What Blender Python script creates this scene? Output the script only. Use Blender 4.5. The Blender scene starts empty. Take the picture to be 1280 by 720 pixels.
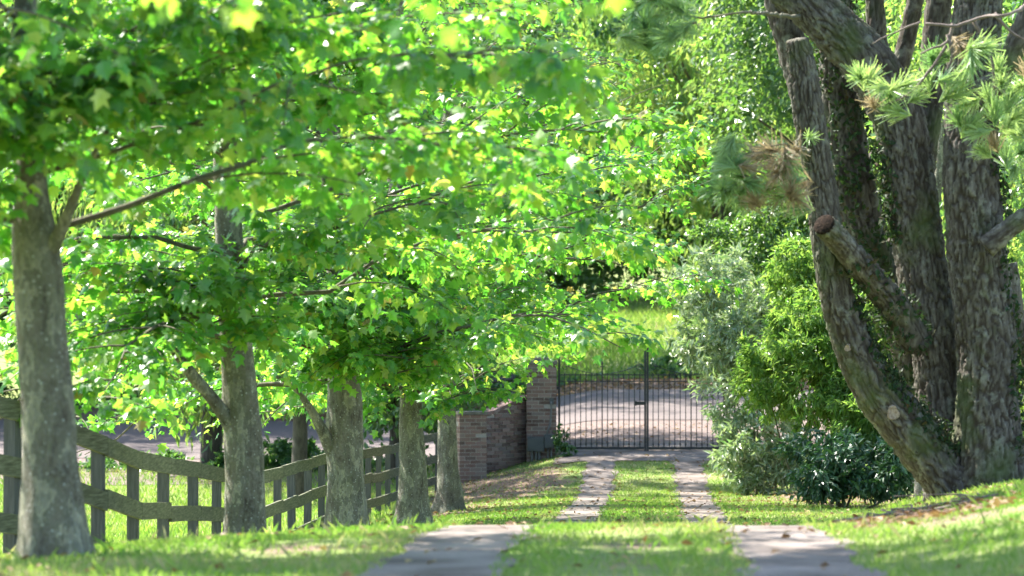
import bpy, math, random
import numpy as np
from mathutils import Matrix, Vector

# ------------------------------------------------------------------ camera, sky, sun, exposure
EYE = 3.3                     # camera height above the low part of the drive
FPX = 4500.0                  # focal length in pixels of the 1280 px wide photograph
SC = bpy.context.scene
COL = SC.collection
cam_d = bpy.data.cameras.new('camera')
cam = bpy.data.objects.new('camera', cam_d)
COL.objects.link(cam)
cam.location = (0, 0, EYE)
cam.rotation_euler = (math.radians(90 + 0.255), 0, math.atan(175 / FPX))
cam_d.sensor_width = 36
cam_d.lens = FPX / 1280 * 36
cam_d.clip_end = 3000
cam_d.dof.use_dof = True
cam_d.dof.focus_distance = 43
cam_d.dof.aperture_fstop = 3.6
SC.camera = cam

SUN_EL, SUN_AZ = math.radians(52), math.radians(-53)      # azimuth from +Y (view) towards +X
sdir = Vector((math.sin(SUN_AZ) * math.cos(SUN_EL), math.cos(SUN_AZ) * math.cos(SUN_EL), math.sin(SUN_EL)))
world = bpy.data.worlds.new('World')
SC.world = world
world.use_nodes = True
wn = world.node_tree
sky = wn.nodes.new('ShaderNodeTexSky')
sky.sky_type = 'NISHITA'
sky.sun_disc = False
sky.sun_elevation = SUN_EL
sky.sun_rotation = SUN_AZ
wn.links.new(sky.outputs[0], wn.nodes['Background'].inputs[0])
wn.nodes['Background'].inputs[1].default_value = 0.12
sun_d = bpy.data.lights.new('sun', 'SUN')
sun_d.energy = 5.0
sun_d.angle = math.radians(0.53)
sun_d.color = (1.0, 0.95, 0.86)
sun = bpy.data.objects.new('sun', sun_d)
COL.objects.link(sun)
sun.location = (-60, 20, 80)
sun.rotation_euler = sdir.to_track_quat('Z', 'Y').to_euler()
SC.view_settings.view_transform = 'Standard'
SC.view_settings.look = 'None'
SC.view_settings.gamma = 1
SC.view_settings.exposure = 2.28
SC.cycles.max_bounces = 8
SC.cycles.diffuse_bounces = 4
SC.cycles.transmission_bounces = 6
SC.cycles.transparent_max_bounces = 8
SC.cycles.caustics_reflective = False
SC.cycles.caustics_refractive = False
SC.cycles.use_denoising = True

rng = np.random.default_rng(7)
random.seed(7)

# ------------------------------------------------------------------ terrain function
def smooth_profile(pts):
    a = np.array(pts, float)
    g = np.arange(-60, 700, 0.25)
    z = np.interp(g, a[:, 0], a[:, 1])
    k = np.exp(-0.5 * (np.arange(-24, 25) * 0.25 / 1.3) ** 2)
    k /= k.sum()
    z = np.convolve(np.pad(z, 24, mode='edge'), k, 'valid')
    return g, z

CEN = smooth_profile([(-60, -1.2), (0, -1.25), (14, -1.24), (17, -1.27), (19, -1.29), (22, -1.37), (25, -1.53), (28, -1.82),
                      (32, -2.2), (40, -2.64), (47, -2.87), (55, -3.12), (62, -3.38), (67, -3.45), (72, -3.22), (76, -3.02),
                      (85, -2.78), (100, -2.46), (104, -2.25), (110, -1.85), (130, -1.0), (150, -0.3), (190, 3), (260, 9), (700, 30)])
LEF = smooth_profile([(-60, -1.2), (0, -1.25), (14, -1.3), (20, -1.5), (24, -1.85), (28, -2.25), (34, -2.75), (40, -3.06),
                      (44, -3.25), (50, -3.35), (60, -3.68), (72, -3.95), (80, -3.85), (90, -3.6), (100, -3.35), (104, -3.15),
                      (110, -2.8), (130, -2.0), (150, -1.0), (190, 3), (260, 9), (700, 30)])

BNK = smooth_profile([(-60, 0.25), (12, 0.25), (25, 0.28), (32, 0.62), (35, 0.62), (43, 0.0), (700, 0.0)])

def sstep(x):
    x = np.clip(x, 0, 1)
    return x * x * (3 - 2 * x)

def H(x, d):
    x = np.asarray(x, float); d = np.asarray(d, float)
    c = np.interp(d, *CEN); l = np.interp(d, *LEF)
    w = sstep((-x - 1.0) / 5.0)
    z = c * (1 - w) + l * w
    bank = sstep((x - 0.95) / 2.3) * np.interp(d, *BNK)
    z = z + bank
    z = z + 0.5 * sstep((x - 4) / 12.0) * sstep((d - 45) / 20)
    z = z + 0.025 * np.sin(x * 1.7 + d * 0.6) * np.sin(d * 0.9 - x * 0.5) * sstep((np.abs(x + 0.15) - 1.1) / 1.0)
    return z + EYE

def P(px, py, d):
    s = FPX / d
    return np.array([(px - 815) / s, d, EYE - (py - 380) / s])

def Pg(px, d, dz=0.0):
    x = (px - 815) / (FPX / d)
    return np.array([x, d, float(H(x, d)) + dz])

# ------------------------------------------------------------------ mesh helpers
ORG = {}
def mk_mesh(name, V, F, attrs=None, smooth=False):
    V = np.ascontiguousarray(V, dtype=np.float32); F = np.ascontiguousarray(F, dtype=np.int32)
    me = bpy.data.meshes.new(name)
    me.vertices.add(len(V)); me.vertices.foreach_set('co', V.ravel())
    n = F.shape[1]
    me.loops.add(F.size); me.loops.foreach_set('vertex_index', F.ravel())
    me.polygons.add(len(F))
    me.polygons.foreach_set('loop_start', np.arange(0, F.size, n, dtype=np.int32))
    me.polygons.foreach_set('loop_total', np.full(len(F), n, dtype=np.int32))
    if attrs:
        for k, a in attrs.items():
            at = me.attributes.new(k, 'FLOAT', 'POINT'); at.data.foreach_set('value', np.ascontiguousarray(a, dtype=np.float32))
    me.update(calc_edges=True); me.validate()
    me.polygons.foreach_set('use_smooth', np.full(len(me.polygons), bool(smooth)))
    return me

def obj(name, V, F, mat, parent=None, attrs=None, smooth=False, kind=None):
    """one mesh object; V in world coordinates, made local to the parent"""
    V = np.asarray(V, float)
    if parent is not None:
        V = V - ORG[parent.name]
    me = mk_mesh(name, V, F, attrs, smooth)
    me.materials.append(mat)
    o = bpy.data.objects.new(name, me); COL.objects.link(o)
    if parent is not None:
        o.parent = parent; ORG[o.name] = ORG[parent.name]
    else:
        ORG[o.name] = np.zeros(3)
    if kind: o['kind'] = kind
    return o

def inst(name, me, M, parent):
    o = bpy.data.objects.new(name, me); COL.objects.link(o)
    if parent is not None:
        o.parent = parent
        M = Matrix.Translation(Vector(-ORG[parent.name])) @ M
    o.matrix_basis = M
    return o

def thing(name, loc, label, cat, group=None):
    o = bpy.data.objects.new(name, None); COL.objects.link(o)
    o.empty_display_size = 0.2
    o.location = loc; ORG[o.name] = np.array(loc, float)
    o['label'] = label; o['category'] = cat
    if group: o['group'] = group
    return o

def resample(pts, step):
    """Catmull-Rom through rows of pts, roughly every step metres (first three columns)"""
    p = np.asarray(pts, float)
    q = np.vstack([2 * p[0] - p[1], p, 2 * p[-1] - p[-2]])
    out = []
    for i in range(1, len(q) - 2):
        n = max(2, int(np.linalg.norm(q[i + 1][:3] - q[i][:3]) / step))
        t = np.linspace(0, 1, n, endpoint=False)[:, None]
        a, b, c, e = q[i - 1], q[i], q[i + 1], q[i + 2]
        out.append(0.5 * (2 * b + (c - a) * t + (2 * a - 5 * b + 4 * c - e) * t ** 2 + (3 * b - a - 3 * c + e) * t ** 3))
    out.append(p[-1:])
    return np.vstack(out)

def tube(path, rad, n=8, disp=None, cap=True):
    path = np.asarray(path, float); K = len(path)
    rad = np.broadcast_to(np.asarray(rad, float), (K,))
    T = np.gradient(path, axis=0); T /= np.linalg.norm(T, axis=1)[:, None] + 1e-9
    ref = np.array([0, 1., 0]) if abs(T[0][1]) < 0.9 else np.array([1., 0, 0])
    N = np.zeros_like(path); 
    v = np.cross(T[0], ref); v /= np.linalg.norm(v); N[0] = v
    for i in range(1, K):
        v = N[i - 1] - T[i] * np.dot(N[i - 1], T[i]); N[i] = v / (np.linalg.norm(v) + 1e-9)
    B = np.cross(T, N)
    a = np.linspace(0, 2 * np.pi, n, endpoint=False)
    r = rad[:, None] * np.ones(n)[None]
    if disp is not None: r = r + disp
    V = path[:, None, :] + r[..., None] * (np.cos(a)[None, :, None] * N[:, None, :] + np.sin(a)[None, :, None] * B[:, None, :])
    V = V.reshape(-1, 3)
    i = np.arange(K - 1)[:, None] * n; j = np.arange(n)[None]; j2 = (j + 1) % n
    F = np.stack([i + j, i + j2, i + n + j2, i + n + j], -1).reshape(-1, 4)
    if cap:
        c0, c1 = len(V), len(V) + 1
        V = np.vstack([V, path[:1], path[-1:] + T[-1:] * rad[-1] * 0.15])
        jj = np.arange(n); jn = (jj + 1) % n
        F = np.vstack([F, np.stack([jn, jj, np.full(n, c0), np.full(n, c0)], -1)[:, [0, 1, 2, 2]] if False else np.stack([jn, jj, np.full(n, c0), jn], -1)[:0]])
        e = (K - 1) * n
        # caps as degenerate-free quads are awkward: close them with pairs of triangles written as quads over two segments
        q = np.arange(0, n - 1, 2); 
        F = np.vstack([F, np.stack([(q + 2) % n, q + 1, q, np.full(len(q), c0)], -1),
                       np.stack([e + q, e + q + 1, e + (q + 2) % n, np.full(len(q), c1)], -1)])
    return V, F

def join(parts):
    Vs, Fs, o = [], [], 0
    for V, F in parts:
        Vs.append(V); Fs.append(F + o); o += len(V)
    return np.vstack(Vs), np.vstack(Fs)

def box(c, sx, sy, sz, R=None):
    v = np.array([[x, y, z] for z in (-1, 1) for y in (-1, 1) for x in (-1, 1)], float) * np.array([sx, sy, sz]) / 2
    if R is not None: v = v @ np.asarray(R, float).T
    f = np.array([[0, 2, 3, 1], [4, 5, 7, 6], [0, 1, 5, 4], [2, 6, 7, 3], [0, 4, 6, 2], [1, 3, 7, 5]])
    return v + np.asarray(c, float), f

def rotz(a):
    c, s = math.cos(a), math.sin(a)
    return np.array([[c, -s, 0], [s, c, 0], [0, 0, 1.]])

def vnoise(x, y, seed=0):
    """smooth 2-D value noise, -1..1"""
    r = np.random.default_rng(seed).random((64, 64)) * 2 - 1
    xi = np.floor(x).astype(int); yi = np.floor(y).astype(int)
    u = sstep(x - xi); v = sstep(y - yi)
    g = lambda a, b: r[a % 64, b % 64]
    return (g(xi, yi) * (1 - u) + g(xi + 1, yi) * u) * (1 - v) + (g(xi, yi + 1) * (1 - u) + g(xi + 1, yi + 1) * u) * v

# ------------------------------------------------------------------ materials
def new_mat(name):
    m = bpy.data.materials.new(name); m.use_nodes = True
    nt = m.node_tree; nt.nodes.clear()
    out = nt.nodes.new('ShaderNodeOutputMaterial')
    return m, nt, out

def ramp(nt, fac, stops):
    r = nt.nodes.new('ShaderNodeValToRGB')
    el = r.color_ramp.elements
    while len(el) < len(stops): el.new(0.5)
    for e, (p, c) in zip(el, stops):
        e.position = p; e.color = (*c, 1)
    nt.links.new(fac, r.inputs[0])
    return r.outputs[0]

def noise(nt, scale, detail=4, vec=None, rough=0.55):
    n = nt.nodes.new('ShaderNodeTexNoise'); n.inputs['Scale'].default_value = scale
    n.inputs['Detail'].default_value = detail; n.inputs['Roughness'].default_value = rough
    if vec is not None: nt.links.new(vec, n.inputs['Vector'])
    return n.outputs['Fac']

def geo(nt, sc=(1, 1, 1)):
    g = nt.nodes.new('ShaderNodeNewGeometry')
    mp = nt.nodes.new('ShaderNodeMapping'); mp.inputs['Scale'].default_value = sc
    nt.links.new(g.outputs['Position'], mp.inputs[0])
    return mp.outputs[0]

def mixc(nt, f, a, b, t='MIX'):
    m = nt.nodes.new('ShaderNodeMix'); m.data_type = 'RGBA'; m.blend_type = t
    if isinstance(f, (int, float)): m.inputs[0].default_value = f
    else: nt.links.new(f, m.inputs[0])
    for i, c in ((6, a), (7, b)):
        if isinstance(c, tuple): m.inputs[i].default_value = (*c, 1)
        else: nt.links.new(c, m.inputs[i])
    return m.outputs[2]

def bump(nt, h, strength, dist):
    b = nt.nodes.new('ShaderNodeBump'); b.inputs['Strength'].default_value = strength; b.inputs['Distance'].default_value = dist
    nt.links.new(h, b.inputs['Height'])
    return b.outputs[0]

def principled(nt, out, col, rough=0.8, nrm=None, spec=0.4, metal=0):
    p = nt.nodes.new('ShaderNodeBsdfPrincipled')
    if isinstance(col, tuple): p.inputs['Base Color'].default_value = (*col, 1)
    else: nt.links.new(col, p.inputs['Base Color'])
    p.inputs['Roughness'].default_value = rough
    p.inputs['Specular IOR Level'].default_value = spec
    p.inputs['Metallic'].default_value = metal
    if nrm is not None: nt.links.new(nrm, p.inputs['Normal'])
    if out is not None: nt.links.new(p.outputs[0], out.inputs[0])
    return p

def leaf_mat(name, refl, trans, rough=0.4, spec=0.5, tmix=0.45, single=False):
    """refl/trans: colour-ramp stops driven by a random value per leaf"""
    m, nt, out = new_mat(name)
    if single:
        v = nt.nodes.new('ShaderNodeObjectInfo').outputs['Random']
    else:
        a = nt.nodes.new('ShaderNodeAttribute'); a.attribute_name = 'v'; v = a.outputs['Fac']
    p = principled(nt, None, ramp(nt, v, refl), rough, spec=spec)
    t = nt.nodes.new('ShaderNodeBsdfTranslucent'); nt.links.new(ramp(nt, v, trans), t.inputs[0])
    mx = nt.nodes.new('ShaderNodeMixShader'); mx.inputs[0].default_value = tmix
    nt.links.new(p.outputs[0], mx.inputs[1]); nt.links.new(t.outputs[0], mx.inputs[2])
    nt.links.new(mx.outputs[0], out.inputs[0])
    return m

PL_R = [(0, (0.045, 0.115, 0.035)), (0.5, (0.075, 0.165, 0.04)), (0.9, (0.115, 0.205, 0.05)), (0.985, (0.15, 0.21, 0.05)), (1.0, (0.2, 0.13, 0.04))]
PL_T = [(0, (0.09, 0.37, 0.025)), (0.5, (0.2, 0.53, 0.03)), (0.9, (0.41, 0.66, 0.06)), (0.985, (0.55, 0.66, 0.09)), (1.0, (0.5, 0.34, 0.07))]
M_plane = leaf_mat('plane_leaf', PL_R, PL_T, 0.36, 0.7, 0.55)
M_plane1 = leaf_mat('plane_leaf_single', PL_R, PL_T, 0.36, 0.7, 0.55, True)
OL_R = [(0, (0.15, 0.23, 0.11)), (0.5, (0.3, 0.36, 0.24)), (1, (0.5, 0.53, 0.4))]
OL_T = [(0, (0.18, 0.36, 0.08)), (1, (0.4, 0.52, 0.16))]
M_ole = leaf_mat('pale_shrub_leaf', OL_R, OL_T, 0.28, 0.9, 0.3)
M_ole1 = leaf_mat('pale_shrub_leaf_single', OL_R, OL_T, 0.28, 0.9, 0.3, True)
M_yel = leaf_mat('feathery_leaf', [(0, (0.07, 0.15, 0.035)), (1, (0.17, 0.27, 0.07))], [(0, (0.16, 0.38, 0.04)), (1, (0.4, 0.56, 0.09))], 0.38, 0.6, 0.45)
RH_R = [(0, (0.02, 0.06, 0.03)), (1, (0.045, 0.11, 0.05))]
RH_T = [(0, (0.03, 0.1, 0.02)), (1, (0.07, 0.18, 0.03))]
M_rho = leaf_mat('dark_shrub_leaf', RH_R, RH_T, 0.36, 0.6, 0.2)
M_rho1 = leaf_mat('dark_shrub_leaf_single', RH_R, RH_T, 0.36, 0.6, 0.2, True)
M_far = leaf_mat('far_leaf', [(0, (0.06, 0.13, 0.04)), (0.7, (0.12, 0.2, 0.06)), (1, (0.26, 0.28, 0.1))], [(0, (0.16, 0.38, 0.05)), (1, (0.45, 0.58, 0.1))], 0.34, 0.8, 0.45)
M_fard = leaf_mat('far_dark_leaf', [(0, (0.03, 0.085, 0.035)), (1, (0.07, 0.15, 0.05))], [(0, (0.08, 0.24, 0.03)), (1, (0.2, 0.38, 0.06))], 0.36, 0.7, 0.38)
M_mid = leaf_mat('evergreen_leaf', [(0, (0.045, 0.11, 0.035)), (1, (0.1, 0.18, 0.06))], [(0, (0.11, 0.29, 0.03)), (1, (0.28, 0.44, 0.07))], 0.36, 0.7, 0.4)
M_ivy = leaf_mat('ivy_leaf', [(0, (0.015, 0.032, 0.012)), (0.7, (0.028, 0.055, 0.018)), (1, (0.07, 0.045, 0.03))], [(0, (0.03, 0.08, 0.015)), (1, (0.06, 0.1, 0.02))], 0.6, 0.2, 0.2)
M_grass = leaf_mat('grass_blade', [(0, (0.085, 0.16, 0.03)), (0.5, (0.14, 0.22, 0.05)), (0.8, (0.22, 0.27, 0.08)), (1, (0.36, 0.32, 0.16))],
                   [(0, (0.16, 0.36, 0.03)), (0.8, (0.32, 0.45, 0.06)), (1, (0.38, 0.36, 0.12))], 0.5, 0.35, 0.4)
M_needle = leaf_mat('pine_needle', [(0, (0.1, 0.2, 0.1)), (1, (0.24, 0.34, 0.15))], [(0, (0.22, 0.44, 0.1)), (1, (0.5, 0.66, 0.18))], 0.4, 0.5, 0.35, True)
M_needled = leaf_mat('dry_pine_needle', [(0, (0.22, 0.17, 0.1)), (1, (0.34, 0.27, 0.17))], [(0, (0.3, 0.23, 0.12)), (1, (0.44, 0.35, 0.19))], 0.5, 0.4, 0.35, True)
M_litter = leaf_mat('fallen_leaf', [(0, (0.12, 0.06, 0.03)), (0.6, (0.2, 0.12, 0.06)), (1, (0.3, 0.22, 0.09))], [(0, (0.15, 0.08, 0.03)), (1, (0.3, 0.2, 0.06))], 0.6, 0.3, 0.2)

# mottled plane bark
def plane_bark():
    m, nt, out = new_mat('plane_bark')
    v = geo(nt, (1, 1, 0.55))
    big = noise(nt, 7.5, 5, v, 0.62)
    base = ramp(nt, big, [(0.36, (0.075, 0.065, 0.05)), (0.45, (0.145, 0.13, 0.1)), (0.53, (0.125, 0.123, 0.092)), (0.56, (0.32, 0.3, 0.22)), (0.62, (0.19, 0.183, 0.138))])
    sp = noise(nt, 38, 5, geo(nt), 0.7)
    c = mixc(nt, ramp(nt, sp, [(0.46, (0, 0, 0)), (0.66, (0.8, 0.8, 0.8))]), base, (0.2, 0.195, 0.165))
    gm = noise(nt, 2.2, 3, geo(nt))
    c = mixc(nt, ramp(nt, gm, [(0.52, (0, 0, 0)), (0.72, (0.5, 0.5, 0.5))]), c, (0.085, 0.095, 0.045))
    vo = nt.nodes.new('ShaderNodeTexVoronoi'); vo.inputs['Scale'].default_value = 24
    nt.links.new(geo(nt), vo.inputs['Vector'])
    lm = nt.nodes.new('ShaderNodeMath'); lm.operation = 'MULTIPLY_ADD'; lm.inputs[1].default_value = 0.5
    nt.links.new(sp, lm.inputs[0]); nt.links.new(vo.outputs['Distance'], lm.inputs[2])
    c = mixc(nt, ramp(nt, lm.outputs[0], [(0.38, (0.9, 0.9, 0.9)), (0.46, (0, 0, 0))]), c, (0.33, 0.34, 0.3))
    cr = noise(nt, 16, 6, geo(nt, (1, 1, 0.22)), 0.7)
    c = mixc(nt, ramp(nt, cr, [(0.34, (0.8, 0.8, 0.8)), (0.42, (0, 0, 0))]), c, (0.05, 0.042, 0.033))
    h = mixc(nt, 0.5, ramp(nt, cr, [(0.34, (0, 0, 0)), (0.52, (1, 1, 1))]), sp)
    principled(nt, out, c, 0.85, bump(nt, h, 0.9, 0.03), 0.25)
    return m
M_pbark = plane_bark()

def pine_bark():
    m, nt, out = new_mat('pine_bark')
    a = nt.nodes.new('ShaderNodeAttribute'); a.attribute_name = 'plate'
    v = geo(nt, (1, 1, 0.3))
    n = noise(nt, 22, 5, v, 0.65)
    plate = ramp(nt, n, [(0.3, (0.058, 0.051, 0.043)), (0.5, (0.108, 0.097, 0.083)), (0.68, (0.2, 0.185, 0.16))])
    fis = (0.035, 0.026, 0.02)
    c = mixc(nt, a.outputs['Fac'], fis, plate)
    l = noise(nt, 7, 4, geo(nt), 0.6)
    c = mixc(nt, ramp(nt, l, [(0.56, (0, 0, 0)), (0.66, (0.7, 0.7, 0.7))]), c, (0.19, 0.19, 0.155))
    mo = noise(nt, 1.6, 4, geo(nt), 0.6)
    c = mixc(nt, ramp(nt, mo, [(0.52, (0, 0, 0)), (0.66, (0.65, 0.65, 0.65))]), c, (0.06, 0.085, 0.025))
    principled(nt, out, c, 0.9, bump(nt, n, 0.7, 0.015), 0.2)
    return m
M_pine = pine_bark()

def simple(name, stops, scale, rough=0.85, bs=0.4, bd=0.01, spec=0.3, sc=(1, 1, 1), detail=5, metal=0):
    m, nt, out = new_mat(name)
    n = noise(nt, scale, detail, geo(nt, sc), 0.6)
    principled(nt, out, ramp(nt, n, stops), rough, bump(nt, n, bs, bd), spec, metal)
    return m
M_twig = simple('twig_bark', [(0.3, (0.055, 0.05, 0.03)), (0.7, (0.12, 0.11, 0.07))], 25)
M_pale = simple('dead_wood', [(0.3, (0.09, 0.068, 0.055)), (0.7, (0.19, 0.15, 0.13))], 20, sc=(1, 1, 1))
M_cut = simple('cut_wood', [(0.35, (0.17, 0.12, 0.095)), (0.65, (0.33, 0.26, 0.22))], 45)
M_dbark = simple('dark_bark', [(0.3, (0.03, 0.026, 0.02)), (0.7, (0.085, 0.075, 0.06))], 14, sc=(1, 1, 0.4))
M_stub = simple('old_cut_wood', [(0.35, (0.008, 0.006, 0.005)), (0.65, (0.03, 0.02, 0.015))], 40, 0.95, 0.6, 0.02, 0.05)
M_rail = simple('weathered_rail', [(0.3, (0.045, 0.047, 0.028)), (0.5, (0.095, 0.096, 0.06)), (0.7, (0.17, 0.168, 0.115))], 9, 0.85, 0.5, 0.006, 0.25, (1.2, 0.5, 7))
M_post = simple('weathered_post', [(0.25, (0.045, 0.045, 0.045)), (0.6, (0.085, 0.085, 0.085)), (0.8, (0.13, 0.13, 0.125))], 9, 0.85, 0.5, 0.006, 0.25, (6, 6, 0.5))
M_iron = simple('black_iron', [(0.3, (0.012, 0.013, 0.016)), (0.7, (0.03, 0.032, 0.037))], 30, 0.5, 0.1, 0.002, 0.5)
M_box = simple('grey_cabinet', [(0.3, (0.04, 0.048, 0.06)), (0.7, (0.065, 0.075, 0.09))], 6, 0.5, 0.1, 0.002, 0.5)
M_pipe = simple('grey_pipe', [(0.3, (0.09, 0.09, 0.09)), (0.7, (0.16, 0.16, 0.16))], 12, 0.6)
M_mortar = simple('mortar', [(0.3, (0.24, 0.22, 0.2)), (0.7, (0.36, 0.33, 0.31))], 40)
M_cap = simple('capstone', [(0.3, (0.08, 0.075, 0.065)), (0.7, (0.2, 0.185, 0.16))], 14)
M_moss = simple('moss', [(0.3, (0.03, 0.055, 0.012)), (0.7, (0.07, 0.12, 0.025))], 60, 0.95, 0.8, 0.02)

def brick_mat():
    m, nt, out = new_mat('brick')
    v = nt.nodes.new('ShaderNodeObjectInfo').outputs['Random']
    c = ramp(nt, v, [(0, (0.085, 0.052, 0.046)), (0.3, (0.15, 0.088, 0.075)), (0.6, (0.21, 0.128, 0.108)), (0.85, (0.25, 0.18, 0.16)), (1, (0.15, 0.122, 0.118))])
    n = noise(nt, 14, 6, geo(nt), 0.65)
    c = mixc(nt, ramp(nt, n, [(0.4, (0, 0, 0)), (0.75, (0.75, 0.75, 0.75))]), c, (0.2, 0.17, 0.158))
    principled(nt, out, c, 0.9, bump(nt, noise(nt, 60, 4, geo(nt)), 0.5, 0.006), 0.2)
    return m
M_brick = brick_mat()

def soil_mix(nt):
    p = geo(nt)
    n1 = noise(nt, 30, 6, p, 0.7); n2 = noise(nt, 1.1, 4, p)
    soil = ramp(nt, n1, [(0.3, (0.09, 0.055, 0.038)), (0.5, (0.17, 0.115, 0.085)), (0.7, (0.28, 0.21, 0.16))])
    return p, n1, n2, soil

def ground_mat():
    m, nt, out = new_mat('ground_soil_and_turf')
    p, n1, n2, soil = soil_mix(nt)
    turf = ramp(nt, mixc(nt, 0.5, n1, n2), [(0.3, (0.09, 0.13, 0.035)), (0.45, (0.14, 0.19, 0.05)), (0.56, (0.22, 0.24, 0.09)), (0.68, (0.32, 0.29, 0.16))])
    a = nt.nodes.new('ShaderNodeAttribute'); a.attribute_name = 'bare'
    ad = nt.nodes.new('ShaderNodeMath'); ad.operation = 'ADD'
    nt.links.new(a.outputs['Fac'], ad.inputs[0])
    mu = nt.nodes.new('ShaderNodeMath'); mu.operation = 'MULTIPLY_ADD'; mu.inputs[1].default_value = 0.9; mu.inputs[2].default_value = -0.45
    nt.links.new(n2, mu.inputs[0]); nt.links.new(mu.outputs[0], ad.inputs[1])
    f = ramp(nt, ad.outputs[0], [(0.4, (0, 0, 0)), (0.62, (1, 1, 1))])
    principled(nt, out, mixc(nt, f, turf, soil), 0.95, bump(nt, n1, 0.7, 0.03), 0.15)
    return m
M_ground = ground_mat()

def paving_mat():
    m, nt, out = new_mat('drive_paving')
    p = geo(nt)
    n1 = noise(nt, 55, 5, p, 0.7); n2 = noise(nt, 1.6, 5, p, 0.6)
    c = ramp(nt, n2, [(0.34, (0.075, 0.057, 0.048)), (0.47, (0.155, 0.126, 0.11)), (0.64, (0.24, 0.203, 0.182))])
    c = mixc(nt, ramp(nt, n1, [(0.35, (0.55, 0.55, 0.55)), (0.6, (0, 0, 0))]), c, (0.07, 0.055, 0.045))
    principled(nt, out, c, 0.9, bump(nt, n1, 0.5, 0.008), 0.2)
    return m
M_pave = paving_mat()
M_road = simple('pale_asphalt', [(0.3, (0.085, 0.068, 0.066)), (0.7, (0.14, 0.115, 0.112))], 12, 0.9, 0.3, 0.01, 0.25)
M_gravel = simple('pink_gravel', [(0.3, (0.075, 0.052, 0.046)), (0.5, (0.14, 0.105, 0.096)), (0.7, (0.22, 0.18, 0.167))], 9, 0.95, 0.6, 0.02, 0.2, detail=8)

# ------------------------------------------------------------------ setting: ground, drive, road
def strip_grid(xs, ds, dz=0.0):
    X, D = np.meshgrid(xs, ds)
    Z = H(X, D) + dz
    V = np.stack([X, D, Z], -1).reshape(-1, 3)
    n = len(xs); i = np.arange(len(ds) - 1)[:, None] * n; j = np.arange(n - 1)[None]
    F = np.stack([i + j, i + j + 1, i + n + j + 1, i + n + j], -1).reshape(-1, 4)
    return V, F

xs = np.unique(np.concatenate([np.linspace(-400, -40, 19), np.arange(-40, -10, 2.0), np.arange(-10, 9, 0.4), np.arange(9, 40, 2.0), np.linspace(40, 400, 19)]))
ds = np.unique(np.concatenate([np.linspace(-60, 8, 12), np.arange(8, 112, 0.4), np.arange(112, 200, 4.0), np.linspace(200, 690, 15)]))
V, F = strip_grid(xs, ds)
gx, gd = V[:, 0], V[:, 1]
def ell(cx, cd, rx, rd): return np.clip(1.25 - np.sqrt(((gx - cx) / rx) ** 2 + ((gd - cd) / rd) ** 2), 0, 1)
bare = np.maximum.reduce([ell(-3.0, 69, 1.9, 6.0), 0.85 * ell(-3.4, 60, 1.3, 5), 0.95 * ell(1.8, 24.5, 0.65, 5.5), 0.75 * ell(3.4, 33, 1.6, 3.5),
                          0.62 * ell(-0.15, 19, 0.42, 5), 0.6 * ell(-1.9, 19.5, 0.5, 3.5), 0.8 * ell(3.2, 62, 2.2, 9), 0.7 * ell(2.1, 73, 1.1, 3.5),
                          np.where((gd > 100.5) & (gd < 105.5), 0.9, 0), 0.7 * ell(-14, 106, 9, 5)])
ground = obj('ground', V, F, M_ground, None, {'bare': bare}, True, 'structure')

DX = -0.145
def wob(d, ph): return 0.045 * np.sin(d * 1.9 + ph) + 0.035 * np.sin(d * 4.3 + 2 * ph)
def drive_strip(name, c, w, ph):
    ds = np.arange(6, 74.8, 0.3)
    t = np.linspace(-1, 1, 5)
    X = c + t[None] * w / 2 + (np.abs(t) == 1)[None] * np.sign(t)[None] * (wob(ds, ph)[:, None])
    D = np.repeat(ds[:, None], 5, 1)
    Z = H(X, D) + 0.012
    V = np.stack([X, D, Z], -1).reshape(-1, 3)
    i = np.arange(len(ds) - 1)[:, None] * 5; j = np.arange(4)[None]
    F = np.stack([i + j, i + j + 1, i + 6 + j, i + 5 + j], -1).reshape(-1, 4)
    return obj(name, V, F, M_pave, None, None, True, 'structure')
drive_strip('driveway_track', DX - 0.88, 0.62, 0.3)
drive_strip('driveway_track', DX + 0.88, 0.62, 1.9)
gxs = lambda a, b: xs[(xs > a) & (xs < b)]
gds = lambda a, b: ds[(ds > a) & (ds < b)]
V, F = strip_grid(gxs(-2.1, 1.95), gds(72.5, 77.7), 0.018)
obj('paved_apron', V, F, M_pave, None, None, True, 'structure')
V, F = strip_grid(gxs(-90, 90), gds(76.8, 86.5), 0.010)
obj('gravel_verge', V, F, M_gravel, None, None, True, 'structure')
V, F = strip_grid(gxs(-130, 130), gds(85.3, 101.0), 0.024)
obj('road', V, F, M_road, None, None, True, 'structure')

# ------------------------------------------------------------------ grass (stuff)
def blades(name, X, D, h, w, lean=0.5, vb=0.0):
    n = len(X)
    Z = H(X, D) - 0.005
    a = rng.random(n) * 2 * np.pi; b = rng.random(n) * 2 * np.pi
    hh = h * (0.5 + rng.random(n)); ww = w * (0.7 + 0.6 * rng.random(n))
    base = np.stack([X, D, Z], -1)
    side = np.stack([np.cos(a), np.sin(a), 0 * a], -1) * ww[:, None] / 2
    ln = lean * rng.random(n)
    off = np.stack([np.cos(b) * ln, np.sin(b) * ln, 0 * b], -1) * hh[:, None]
    up = np.zeros((n, 3)); up[:, 2] = hh
    V = np.stack([base - side, base + side, base + off * 0.35 + up * 0.6 + side * 0.6, base + off + up * 0.95], 1)
    i = np.arange(n)[:, None] * 4
    F = np.concatenate([i + [0, 1, 2], i + [0, 2, 3]], 0)
    v = np.clip(rng.random(n) * 0.7 + 0.4 * vnoise(X * 1.4, D * 0.6, 5) + 0.2 * vnoise(X * 4, D * 2, 6) + vb + 0.15, 0, 1)
    return obj(name, V.reshape(-1, 3), F, M_grass, None, {'v': np.repeat(v, 4)}, False, 'stuff')

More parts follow.
